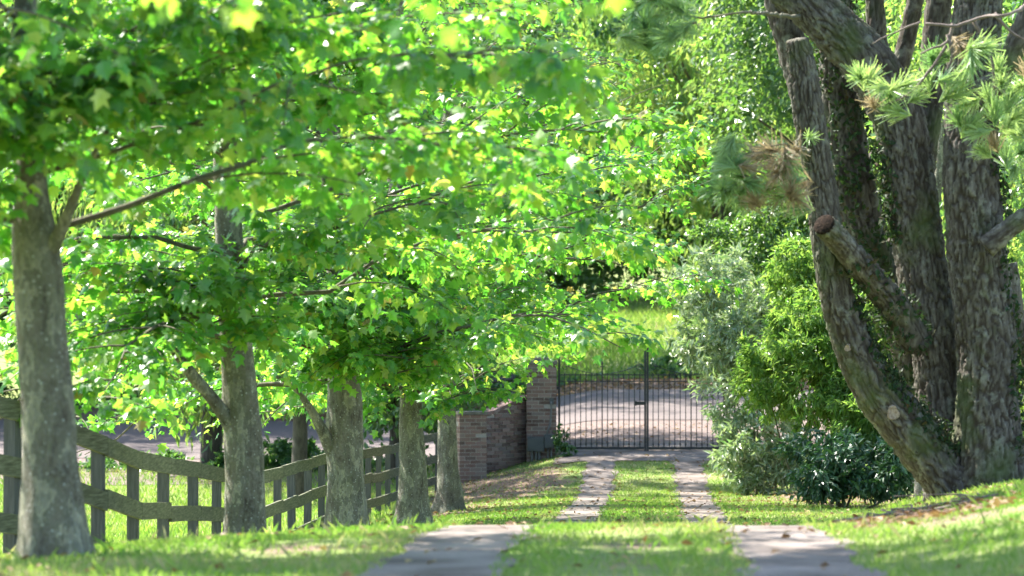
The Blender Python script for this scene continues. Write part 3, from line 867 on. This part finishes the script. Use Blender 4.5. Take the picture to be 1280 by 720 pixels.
shrub('gatepost_bush', 703, 74.2, [(702, 548, 9, 14, 74.3), (706, 566, 11, 8, 74.2)], 900, KITEB, M_fard, 'small weedy bush at the hinge side of the iron gate', size=(0.05, 0.09), stems=3, stem_r=0.01)
shrub('gatepost_bush', 925, 75.4, [(918, 548, 14, 16, 75.6), (935, 530, 16, 30, 75.6)], 1500, KITEB, M_fard, 'small dark bush behind the gate beside the pale leafed shrub', size=(0.05, 0.1), stems=3, stem_r=0.01)

# shrubs along the far side of the road
for i, (cx, d, rx, ry, cy) in enumerate([(690, 106, 40, 8, 484), (760, 106, 45, 9, 481), (830, 106.5, 42, 18, 470), (880, 107, 40, 30, 458), (930, 107, 45, 40, 450), (1000, 107, 50, 40, 450)]):
    shrub('roadside_shrub', cx, d, [(cx, cy, rx, ry, d, 1.2), (cx + 15, cy + 4, rx * 0.7, ry * 0.8, d - 0.8, 0.8)], 5200, KITEB, M_fard,
          'dark low shrub on the far verge of the road beyond the gate', size=(0.1, 0.18), stems=3, group='dark shrubs across the road')
# dark scrub between paddock and road, and across the road
for i, (cx, d, rx, ry, cy) in enumerate([(60, 82, 45, 18, 592), (130, 82, 45, 17, 590), (205, 82, 48, 16, 588), (285, 82, 45, 18, 588), (360, 82, 36, 26, 578), (430, 82, 40, 14, 588), (490, 82, 36, 12, 590)]):
    shrub('paddock_scrub', cx, d, [(cx, cy, rx, ry, d, 0.9), (cx - 18, cy + 3, rx * 0.7, ry * 0.8, d + 0.9, 0.7)], 4200, KITEB, M_fard,
          'low dark scrub between the paddock grass and the road', size=(0.09, 0.16), stems=3, group='scrub along the paddock edge')
for i, (cx, d, rx, ry, cy) in enumerate([(-10, 106, 60, 30, 530), (80, 106, 60, 26, 528), (170, 107, 60, 26, 522), (262, 106, 55, 30, 525), (350, 106, 60, 32, 525), (440, 107, 60, 26, 518), (530, 107, 60, 26, 512), (610, 107, 55, 26, 500)]):
    shrub('roadside_shrub', cx, d, [(cx, cy, rx, ry, d, 1.5), (cx + 22, cy - 12, rx * 0.8, ry, d + 1.5, 1.2)], 6500, KITEB, M_fard,
          'dark shrub under the trees across the road behind the paddock', size=(0.1, 0.2), stems=3, group='dark shrubs behind the paddock')

# ------------------------------------------------------------------ background trees (shared crown meshes)
def crown_proto(kind, seed):
    global rng
    rng = np.random.default_rng(seed)
    blobs = []
    nb = 34
    for i in range(nb):
        a = i * 2.4 + rng.random(); f = (i + 0.5) / nb
        h = 0.12 + 0.85 * f; rr = math.sin(math.pi * min(1, 0.2 + 0.78 * (1 - f) ** 0.8)) * 0.42
        r = rr * math.sqrt(rng.random() * 0.75 + 0.25)
        b = 0.1 + 0.06 * rng.random()
        blobs.append((math.cos(a) * r, math.sin(a) * r, h, b, b, b * (1.25 if kind == 'weep' else 0.8)))
    pos, R = blob_leaves(blobs, 34000, 0.7 if kind == 'weep' else 0.3, 0.35 if kind == 'weep' else 0.45, 0.4)
    V, F = leaf_mesh(KITE if kind == 'weep' else KITEB, pos, R, (0.016 + 0.01 * rng.random(len(pos))) * (1.0 if kind == 'weep' else 0.75))
    me = mk_mesh('crown', V, F, {'v': np.repeat(np.clip(rng.random(len(pos)), 0, 1), 4)})
    me.materials.append({'weep': M_far, 'round': M_fard, 'mid': M_mid}[kind])
    # trunk and limbs, unit height
    parts = [tube(resample([(0, 0, -0.03), (0.01, 0.0, 0.2), (-0.01, 0.02, 0.5), (0.02, 0, 0.9)], 0.03), np.linspace(0.022, 0.003, len(resample([(0, 0, -0.03), (0.01, 0.0, 0.2), (-0.01, 0.02, 0.5), (0.02, 0, 0.9)], 0.03))), 10)]
    tm = mk_mesh('trunk', *parts[0], None, True); tm.materials.append(M_dbark)
    lm = []
    for b in blobs[::2]:
        p = np.array(b[:3]); st = np.array([0, 0, max(0.1, p[2] - 0.22)])
        pp = resample([st, (st + p) / 2 + np.array([0, 0, 0.02]), p], 0.04)
        lm.append(tube(pp, np.linspace(0.008, 0.002, len(pp)), 6))
    bm = mk_mesh('limbs', *join(lm), None, True); bm.materials.append(M_twig)
    return me, tm, bm
PROTO = {'weep': [crown_proto('weep', 31), crown_proto('weep', 32)], 'round': [crown_proto('round', 33), crown_proto('round', 34)], 'mid': [crown_proto('mid', 35)] * 2}
rng = np.random.default_rng(12)
def far_tree(x, d, h, kind, label, var=0, wide=1.0, group='trees along the road', lift=0.0):
    z = float(H(x, d))
    t = thing('roadside_tree' if d < 135 else 'hill_tree', (x, d, z), label, 'tree', group)
    cm, tm, bm = PROTO[kind][var % 2]
    rz = Matrix.Rotation(rng.random() * 6.28, 4, 'Z')
    S = Matrix.Diagonal((h * wide, h * wide, h, 1))
    for nm, me in (('crown', cm), ('trunk', tm), ('limbs', bm)):
        M = Matrix.Translation((x, d, z + (lift if nm != 'trunk' else 0))) @ rz @ S
        inst(nm, me, M, t)
    if True:
        for c in t.children:
            if c.name.startswith('crown'): c['kind'] = 'stuff'
L1 = 'pale green weeping tree beside the road beyond the gate'
L2 = 'dark leafy tree across the road behind the paddock'
L3 = 'tree on the grassy hill above the road'
far_tree(-12.5, 120, 16, 'weep', 'pale weeping tree across the road, behind the paddock corner', 0, 1.0, 'weeping trees along the road', 1.6)
far_tree(2.5, 143, 18, 'weep', 'pale weeping tree on the hill slope straight beyond the gate', 1, 1.0, 'weeping trees along the road', 2.6)
far_tree(7.5, 98, 13, 'weep', 'weeping tree by the road bend behind the dense evergreen', 0, 1.05, 'weeping trees along the road', 0.8)
far_tree(5.2, 84, 11.5, 'mid', 'leafy green tree just outside the gate, above the evergreen', 1, 0.95, 'weeping trees along the road', 1.6)
far_tree(10.5, 86, 13, 'mid', 'leafy green tree outside the gate, mostly behind the pine stems', 0, 1.0, 'weeping trees along the road', 0.5)
for x, d, h, k, v in ((-34, 106, 17, 'round', 0), (-26.5, 105, 19, 'weep', 1), (-20.5, 107, 17, 'round', 1), (-14.5, 105.5, 18, 'weep', 0), (-9, 108, 17, 'round', 0)):
    far_tree(x, d, h, k, L2, v, 1.05, 'trees behind the paddock', 0.8)
for x, d, h, k, v in ((-22, 158, 17, 'round', 1), (-12, 160, 16, 'weep', 0), (-4, 156, 15, 'mid', 0), (3, 158, 16, 'mid', 1), (10, 155, 15, 'weep', 1), (17, 160, 17, 'round', 0), (26, 158, 17, 'round', 1), (-33, 165, 18, 'round', 0)):
    far_tree(x, d, h, k, L3, v, 1.15, 'trees on the hill', -1.2)
for x, d, h, k, v in ((11, 66, 11, 'round', 1), (8, 60, 9, 'weep', 0), (9.5, 50, 11, 'round', 0)):
    far_tree(x, d, h, k, 'leafy tree in the thicket behind the big pine', v, 1.0, 'trees behind the pine', 0.2)

far_tree(-5.6, 78.5, 11, 'mid', 'leafy tree rising behind the brick wing wall', 1, 0.9, None, 0.1)
far_tree(-10.1, 82, 15, 'weep', 'tree with dark trunk at the paddock edge by the road', 0, 0.8, None, 1.2)
far_tree(-6.9, 70, 10.0, 'round', 'tree with dark trunk in the paddock close behind the fence', 0, 0.8, None, 1.4)
# slim grey trunk between dark shrub and pine
b = Pg(1153, 46)
yt = thing('young_tree', b, 'slim grey tree trunk standing between dark shrub and pine', 'tree')
p = resample([(*(b - [0, 0, 0.1]), 0.14), (*(b + [0, 0, 0.5]), 0.12), (*(b + [0.05, 0.1, 2.5]), 0.1), (*(b + [0.3, 0.3, 5.5]), 0.04)], 0.1)
obj('trunk', *tube(p[:, :3], p[:, 3], 14), M_pbark, yt, None, True)
pos, R = blob_leaves([(*(b + [0.5, 0.5, 4.2]), 1.3, 1.3, 1.2), (*(b + [1.3, 0.3, 3.2]), 0.9, 0.9, 0.8)], 4500, 0.5, 0.4)
foliage(yt, pos, R, 0.08 + 0.05 * rng.random(len(pos)), KITEB, M_far, name='crown')

# far rail fence across the road
ff = thing('far_rail_fence', (-14, 103.5, float(H(-14, 103.5))), 'dark single rail fence across the road behind the trees', 'fence')
fx = np.arange(-14, -3, 2.0)
for x in fx:
    z = float(H(x, 103.5)); obj('post', *box((x, 103.5, z + 0.35), 0.12, 0.12, 1.1), M_post, ff)
for a, c in zip(fx[:-1], fx[1:]):
    za, zc = float(H(a, 103.4)) + 0.75, float(H(c, 103.4)) + 0.75
    obj('rail', *tube([(a, 103.38, za), ((a + c) / 2, 103.38, (za + zc) / 2), (c, 103.38, zc)], 0.07, 6), M_post, ff)

# ------------------------------------------------------------------ the big multi-stemmed pine
PD = 32.0
pb = Pg(1215, PD)
pine = thing('pine_tree', pb, 'massive many stemmed pine with furrowed bark on the grassy bank', 'tree')
def worley(u, v, seed, per):
    r = np.random.default_rng(seed).random((per, 512, 2))
    ui = np.floor(u).astype(int); vi = np.floor(v).astype(int)
    f1 = np.full(u.shape, 9.); f2 = np.full(u.shape, 9.)
    for a in (-1, 0, 1):
        for c in (-1, 0, 1):
            q = r[(ui + a) % per, (vi + c) % 512]
            dd = np.hypot(ui + a + q[..., 0] - u, vi + c + q[..., 1] - v)
            f2 = np.where(dd < f1, f1, np.minimum(f2, dd)); f1 = np.minimum(f1, dd)
    return f2 - f1
def pine_stem(rows, d, seed, name='stem', n=112, step=0.018, depth=0.03, dy=None, cutend=False):
    s = FPX / d
    pts = []
    for i, (x, y, r) in enumerate(rows):
        q = P(x, y, d)
        if dy is not None: q[1] += dy[0] + (dy[1] - dy[0]) * i / (len(rows) - 1)
        pts.append((*q, r / s))
    p = resample(pts, step)
    ln = np.concatenate([[0], np.cumsum(np.linalg.norm(np.diff(p[:, :3], axis=0), axis=1))])
    circ = 2 * np.pi * p[:, 3].mean(); per = max(6, int(circ / 0.05))
    u = np.repeat((np.arange(n) / n * per)[None], len(p), 0); v = np.repeat(ln[:, None] / 0.24, n, 1)
    u = u + 0.5 * vnoise(v * 2.0, u * 0.7, seed) + 0.15 * vnoise(v * 7, u * 2, seed + 5); v = v + 0.6 * vnoise(u * 1.0, v * 1.5, seed + 6)
    w = worley(u % per, v, seed, per)
    w2 = worley((u * 2) % (2 * per), v * 2.4, seed + 1, 2 * per)
    pl = sstep(w / 0.3) * (0.72 + 0.28 * sstep(w2 / 0.3)) * (0.8 + 0.35 * vnoise(u * 0.8, v * 0.8, seed + 8))
    k = min(1.0, p[:, 3].mean() / 0.2)
    dp = depth * k * (pl - 0.7) + 0.06 * p[:, 3:4] * vnoise(ln[:, None] * 1.7 + 0 * u, u / per * 5, seed + 3) + 0.004 * rng.normal(size=u.shape)
    V, F = tube(p[:, :3], p[:, 3], n, dp)
    at = np.concatenate([pl.ravel(), [0.5, 0.5]])
    o = obj(name, V, F, M_pine, pine, {'plate': at}, True)
    return o, p
A, pa = pine_stem([(1222, 640, 38), (1180, 588, 34), (1140, 542, 31), (1100, 495, 29), (1075, 450, 26), (1055, 400, 23), (1041, 350, 21), (1030, 270, 20), (1020, 200, 19), (1011, 150, 19), (1000, 80, 17), (995, 52, 14)], 31.6, 1, dy=(0.2, -0.2))
Bm, pbp = pine_stem([(1205, 650, 52), (1195, 600, 45), (1180, 520, 36), (1171, 450, 32), (1154, 350, 32), (1142, 270, 32), (1131, 200, 32), (1117, 140, 32), (1085, 80, 32), (1040, 35, 31), (995, -10, 30), (935, -65, 28)], 32.2, 2)
Cm, pc = pine_stem([(1238, 655, 66), (1236, 620, 55), (1234, 570, 46), (1232, 500, 40), (1231, 430, 38), (1223, 350, 37), (1216, 270, 36), (1212, 200, 35), (1214, 120, 33), (1218, 40, 31), (1225, -40, 28), (1225, -150, 26)], 31.8, 3)
Dm, pd_ = pine_stem([(1185, 590, 32), (1145, 460, 26), (1118, 380, 26), (1090, 310, 26), (1068, 240, 27), (1052, 150, 25), (1045, 60, 22), (1040, -30, 20), (1030, -200, 16)], 33.0, 4, n=64, step=0.03)
E, pe = pine_stem([(1150, 430, 20), (1122, 385, 19), (1085, 342, 17), (1050, 305, 15), (1028, 282, 14)], 31.3, 5, 'cut_branch', n=56, step=0.025, dy=(0.6, -0.25))
A2, _ = pine_stem([(1040, 240, 24), (1015, 140, 22), (990, 60, 19), (968, -20, 17), (940, -150, 13)], 33.6, 6, n=48, step=0.03)
B2, _ = pine_stem([(1140, 240, 24), (1154, 160, 20), (1166, 80, 17), (1174, -20, 16), (1190, -150, 12)], 32.7, 7, n=48, step=0.03)
pine_stem([(1120, 150, 14), (1100, 80, 13), (1093, 10, 12), (1090, -60, 11)], 33.3, 8, 'stem', n=32, step=0.03)
pine_stem([(1115, 110, 12), (1130, 60, 11), (1143, 0, 10), (1150, -50, 9)], 33.0, 9, 'stem', n=32, step=0.03)
pine_stem([(1230, 310, 14), (1255, 290, 12), (1285, 268, 11), (1330, 250, 9)], 31.4, 10, 'branch', n=32, step=0.03)
pine_stem([(1225, 120, 20), (1250, 95, 15), (1275, 40, 14), (1310, -40, 12)], 31.3, 12, 'branch', n=36, step=0.03)
pine_stem([(1255, 330, 14), (1268, 400, 12), (1290, 470, 9)], 33.6, 11, 'branch', n=24, step=0.04)
# pale cut faces
def disc(name, p0, axis, r, mat, th=0.015):
    ax = norm(np.array(axis, float))
    V, F = tube([p0, p0 + ax * th * 0.5, p0 + ax * th], [r, r * 1.0, r * 0.8], 18)
    obj(name, V, F, mat, pine, None, True)
e1 = pe[-1, :3]; ax = norm(pe[-1, :3] - pe[-6, :3]); disc('cut_face', e1 - ax * 0.005, ax, 0.098, M_stub, 0.025)
def scar(py, o, r):
    z = P(0, py, 31.6)[2]; k = int(np.argmin(np.abs(pa[:, 2] - z)))
    T = norm(pa[k + 3, :3] - pa[k - 3, :3]); o = norm(np.array(o, float)); o = norm(o - T * o.dot(T))
    c = pa[k, :3] + o * pa[k, 3] * 1.0
    s1 = np.cross(T, o); n = 16; a = np.arange(n) / n * 2 * np.pi
    rr = r * (1 + 0.22 * np.sin(2 * a + 1) + 0.12 * np.sin(3 * a))
    out = c + (np.cos(a) * rr)[:, None] * T * 0.8 + (np.sin(a) * rr)[:, None] * s1
    V = np.vstack([out - o * 0.03, c + (out - c) * 0.85 + o * 0.008, [c - o * 0.004]])
    F = [[q, (q + 1) % n, n + (q + 1) % n, n + q] for q in range(n)] + [[n + q, n + q + 1, n + (q + 2) % n, 2 * n] for q in range(0, n, 2)]
    obj('branch_scar', V, np.array(F), M_cut, pine)
scar(512, (-0.15, -1, 0.1), 0.07)
scar(430, (-0.5, -1, 0.1), 0.035)
# ivy on the inner stems
IP, IN = [], []
for path, m, lo, hi, ph in ((pd_, 5200, 0.0, 0.95, None), (pa, 800, 0.12, 0.5, 0.5), (pc, 700, 0.1, 0.6, 0.0), (pe, 500, 0.0, 0.7, None), (pbp, 500, 0.45, 0.62, np.pi)):
    k = (lo + (hi - lo) * rng.random(m)) * (len(path) - 1); k = k.astype(int)
    T = norm(np.gradient(path[:, :3], axis=0))[k]
    o = norm(rng.normal(size=(m, 3)))
    if ph is not None: o = norm(o * 0.6 + np.array([math.cos(ph), -0.3, 0.25]))
    o = norm(o - T * (o * T).sum(1, keepdims=True))
    cl = vnoise(path[k, 2] * 2.6, np.arctan2(o[:, 1], o[:, 0]) * 1.2, 17) > -0.25
    IP.append((path[k, :3] + o * (path[k, 3:4] * 1.0 + 0.01 + 0.07 * rng.random((m, 1)) ** 2))[cl]); IN.append(o[cl])
IP = np.vstack(IP); IN = np.vstack(IN)
foliage(pine, IP, leaf_frames(rng.normal(size=IP.shape) + np.array([0, 0, -0.8]), IN + rng.normal(size=IP.shape) * 0.5), 0.035 + 0.045 * rng.random(len(IP)), KITEB, M_ivy, name='ivy')
# needle tufts
def tuft_mesh(seed, mat, n=110, L=0.2, spread=0.9):
    r = np.random.default_rng(seed)
    a = r.random(n) * 2 * np.pi; e = r.random(n) * spread
    dr = np.stack([np.sin(e) * np.cos(a), np.sin(e) * np.sin(a), np.cos(e)], -1)
    l = L * (0.6 + 0.5 * r.random(n))[:, None]
    st = np.stack([np.zeros(n), np.zeros(n), -0.12 + 0.12 * r.random(n)], -1)
    sd = norm(np.cross(dr, r.normal(size=(n, 3)))) * 0.0042
    tip = st + dr * l; tip[:, 2] -= 0.02 * r.random(n)
    V = np.stack([st - sd, st + sd, tip + sd * 0.6, tip - sd * 0.6], 1).reshape(-1, 3)
    F = np.arange(n * 4).reshape(-1, 4)
    me = mk_mesh('needle_tuft', V, F); me.materials.append(mat); return me
TG = [tuft_mesh(s, M_needle) for s in (1, 2, 3)]; TDR = [tuft_mesh(s, M_needled, 90, 0.19, 1.1) for s in (4, 5)]
def twig(pts, d, r=0.014, mat=M_pale, d0=None):
    q = np.array([P(x, y, d if (i or d0 is None) else d0) for i, (x, y) in enumerate(pts)])
    p = resample(q, 0.05); p = p + np.cumsum(rng.normal(size=p.shape) * 0.004, 0)
    obj('twig', *tube(p, np.linspace(r, r * 0.35, len(p)), 6), mat, pine, None, True)
def tuft(px, py, d, dry=False, sc=1.0, down=0.0):
    R = Vector((rng.normal(), -0.5 + rng.normal() * 0.7, 0.6 - down + rng.normal() * 0.6)).to_track_quat('Z', 'Y').to_matrix().to_4x4()
    me = (TDR if dry else TG)[rng.integers(0, 2)]
    inst('needle_tuft', me, Matrix.Translation(Vector(P(px, py, d))) @ R @ Matrix.Scale(sc * (0.8 + 0.4 * rng.random()), 4), pine)
twig([(1330, -40), (1265, 16), (1225, 22), (1190, 32), (1150, 30)], 28.0, 0.03, d0=31.3)
twig([(1240, 18), (1260, 40), (1282, 52)], 28.0, 0.015)
twig([(1190, 32), (1182, 55), (1165, 62), (1148, 70)], 28.0, 0.016)
twig([(1182, 45), (1188, 68), (1180, 95), (1168, 112)], 28.0, 0.014)
twig([(1182, 58), (1165, 80), (1150, 98), (1130, 118), (1100, 130)], 28.0, 0.014)
twig([(1215, 28), (1235, 70), (1240, 110), (1235, 150)], 28.0, 0.016)
twig([(1240, 110), (1262, 130), (1285, 150)], 28.0, 0.012)
twig([(1150, 30), (1120, 42), (1090, 55)], 28.0, 0.01)
for (x, y) in [(1100, 110), (1112, 125), (1090, 130), (1128, 108), (1145, 122), (1158, 100), (1165, 75), (1180, 100), (1190, 118), (1205, 95), (1212, 78), (1225, 60), (1208, 130), (1195, 150), (1212, 158), (1225, 165), (1240, 140), (1232, 120), (1250, 105),
               (1262, 125), (1275, 110), (1270, 145), (1258, 160), (1240, 178), (1228, 190), (1270, 170), (1278, 190), (1085, 100), (1180, 70), (1200, 60), (1245, 85), (1285, 90), (1072, 95), (1120, 140), (1255, 195)]:
    tuft(x, y, 27.6 + 0.7 * rng.random(), rng.random() < 0.1, 0.95)
for i in range(26):
    tuft(1262 + 30 * rng.random(), 60 + 190 * rng.random(), 31.2 + 1.2 * rng.random(), False, 1.0)
# drooping half dry spray on the gate side
twig([(1012, 190), (985, 185), (960, 190), (935, 200), (905, 205)], 27.0, 0.014, M_twig, d0=31.5)
twig([(985, 185), (975, 205), (960, 225), (950, 245)], 27.0, 0.009, M_twig)
twig([(1000, 170), (990, 205), (985, 240)], 27.0, 0.009, M_twig, d0=31.4)
for i in range(46):
    x = 895 + 108 * rng.random(); y = 175 + 75 * rng.random() + 0.12 * (x - 895)
    tuft(x, y, 26.6 + 0.8 * rng.random(), x > 935 and rng.random() < 0.6, 0.95, 0.9)
tuft(1012, 172, 31, False, 0.7)
# blue green spray high over the drive
twig([(1000, 20), (930, 22), (870, 28), (830, 20), (800, 10)], 27.0, 0.02, M_twig, d0=32.0)
twig([(870, 28), (840, 42), (815, 48)], 27.0, 0.01, M_twig)
for i in range(34):
    tuft(782 + 78 * rng.random(), -8 + 66 * rng.random(), 26.5 + rng.random(), rng.random() < 0.06, 0.9, 0.8)
# upper crown of the pine, out of frame, that shades the bank
for lb0 in range(26):
    az = lb0 * 2.4; h = 5.2 + 5.5 * lb0 / 26; L = 3.6 - 1.8 * lb0 / 26
    if math.cos(az) < 0.1 and lb0 % 3: continue
    st = np.array([pb[0] + (0.15 if lb0 % 2 else -0.9), pb[1], pb[2] + h])
    dr = np.array([math.cos(az), math.sin(az), 0.15])
    p = resample([st, st + dr * L * 0.5 + [0, 0, 0.1], st + dr * L + [0, 0, -0.15]], 0.2)
    obj('branch', *tube(p, np.linspace(0.05, 0.012, len(p)), 7), M_twig, pine, None, True)
    for q in range(24):
        f = 0.25 + 0.75 * rng.random()
        c = st + dr * L * f + rng.normal(size=3) * np.array([0.35, 0.35, 0.16])
        R = Vector(dr + rng.normal(size=3) * 0.7 + np.array([0, 0, 0.4])).to_track_quat('Z', 'Y').to_matrix().to_4x4()
        inst('needle_tuft', TG[rng.integers(0, 3)], Matrix.Translation(Vector(c)) @ R @ Matrix.Scale(1.9, 4), pine)
pine_stem([(1228, -30, 36), (1222, -250, 32), (1205, -560, 24), (1215, -900, 14), (1210, -1150, 6)], 31.8, 21, 'stem', n=24, step=0.08)
pine_stem([(935, -65, 32), (880, -250, 28), (900, -500, 20), (1080, -900, 12)], 32.2, 22, 'stem', n=24, step=0.08)

# ------------------------------------------------------------------ dead branches and debris at the foot of the pine
def fallen(pts, label, r=0.02):
    q = np.array([(*Pg(x, d)[:2], Pg(x, d)[2] + 0.3 * h) for x, d, h in pts])
    t = thing('fallen_branch', tuple(q[0]), label, 'branch', 'dead wood on the bank')
    p = resample(q, 0.05); p = p + np.cumsum(rng.normal(size=p.shape) * np.array([0.008, 0.008, 0.0]), 0); p[:, 2] = H(p[:, 0], p[:, 1]) + 0.012 + 0.015 * (1 + vnoise(np.arange(len(p)) * 0.2, np.full(len(p), q[0, 0] * 7), 4))
    obj('stick', *tube(p, np.linspace(r, r * 0.4, len(p)), 7), M_pale, t, None, True)
    for k in range(3):
        m = p[int(len(p) * (0.3 + 0.2 * k))]
        w = resample([m, m + [rng.normal() * 0.1, rng.normal() * 0.08, 0.03], m + [rng.normal() * 0.18, rng.normal() * 0.15, 0.02]], 0.04)
        obj('side_twig', *tube(w, np.linspace(r * 0.5, r * 0.2, len(w)), 5), M_pale, t, None, True)
lb = 'dead grey brown branch lying in grass at the foot of the pine'
fallen([(1045, 25.5, 0.08), (1090, 25.4, 0.07), (1140, 25.6, 0.08), (1190, 25.5, 0.12)], lb, 0.018)
fallen([(1090, 26.5, 0.1), (1130, 26.3, 0.14), (1180, 26.2, 0.1), (1245, 26.0, 0.12)], lb, 0.016)
fallen([(1120, 24.5, 0.06), (1160, 24.7, 0.1), (1200, 24.6, 0.12), (1250, 24.9, 0.1)], lb, 0.014)
fallen([(1170, 27.5, 0.05), (1205, 27.2, 0.16), (1235, 26.8, 0.1)], lb, 0.015)

# fallen leaves (stuff)
def litter(name, n, x0, x1, d0, d1, size, cond=None):
    X = x0 + rng.random(n) * (x1 - x0); D = d0 + rng.random(n) * (d1 - d0)
    if cond is not None:
        k = cond(X, D); X, D = X[k], D[k]
    n = len(X)
    pos = np.stack([X, D, H(X, D) + 0.03], -1)
    Y = rng.normal(size=(n, 3)); Y[:, 2] *= 0.15
    N = np.array([0, 0, 1.]) + rng.normal(size=(n, 3)) * 0.35
    V, F = leaf_mesh(KITEB, pos, leaf_frames(Y, N), size * (0.6 + 0.8 * rng.random(n)))
    o = obj(name, V, F, M_litter, None, {'v': np.repeat(rng.random(n), 4)}, False, 'stuff')
    o['label'] = 'brown fallen leaves scattered over drive, soil and verge'; o['category'] = 'leaves'
litter('fallen_leaves', 5200, -5.2, 3.6, 44, 84, 0.075, lambda X, D: rng.random(len(X)) < np.clip(0.1 + 0.9 * (bare_at(X, D) > 0.35) + 0.5 * (D > 77), 0, 1))
litter('fallen_leaves', 420, -5, 3.5, 15.5, 27, 0.06)
litter('fallen_leaves', 1500, 1.2, 3.2, 21.5, 32, 0.07, lambda X, D: bare_at(X, D) > 0.2)
litter('fallen_leaves', 900, -4.5, 3.5, 45, 74, 0.08)
litter('fallen_leaves', 5000, -12, 10, 100.8, 105.5, 0.12)
for o in bpy.data.objects:
    if o.get('kind') == 'stuff' and o.parent is None and 'grass' in o.name:
        o['label'] = {'near': 'blurred sunlit turf on the rise of the drive', 'lawn': 'short mown grass beside and between the drive tracks', 'bank': 'grass on the bank around the pine',
                      'padd': 'paddock grass behind the timber fence', 'hill': 'long bright grass on the hillside across the road'}[o.name[:4]]
        o['category'] = 'grass'
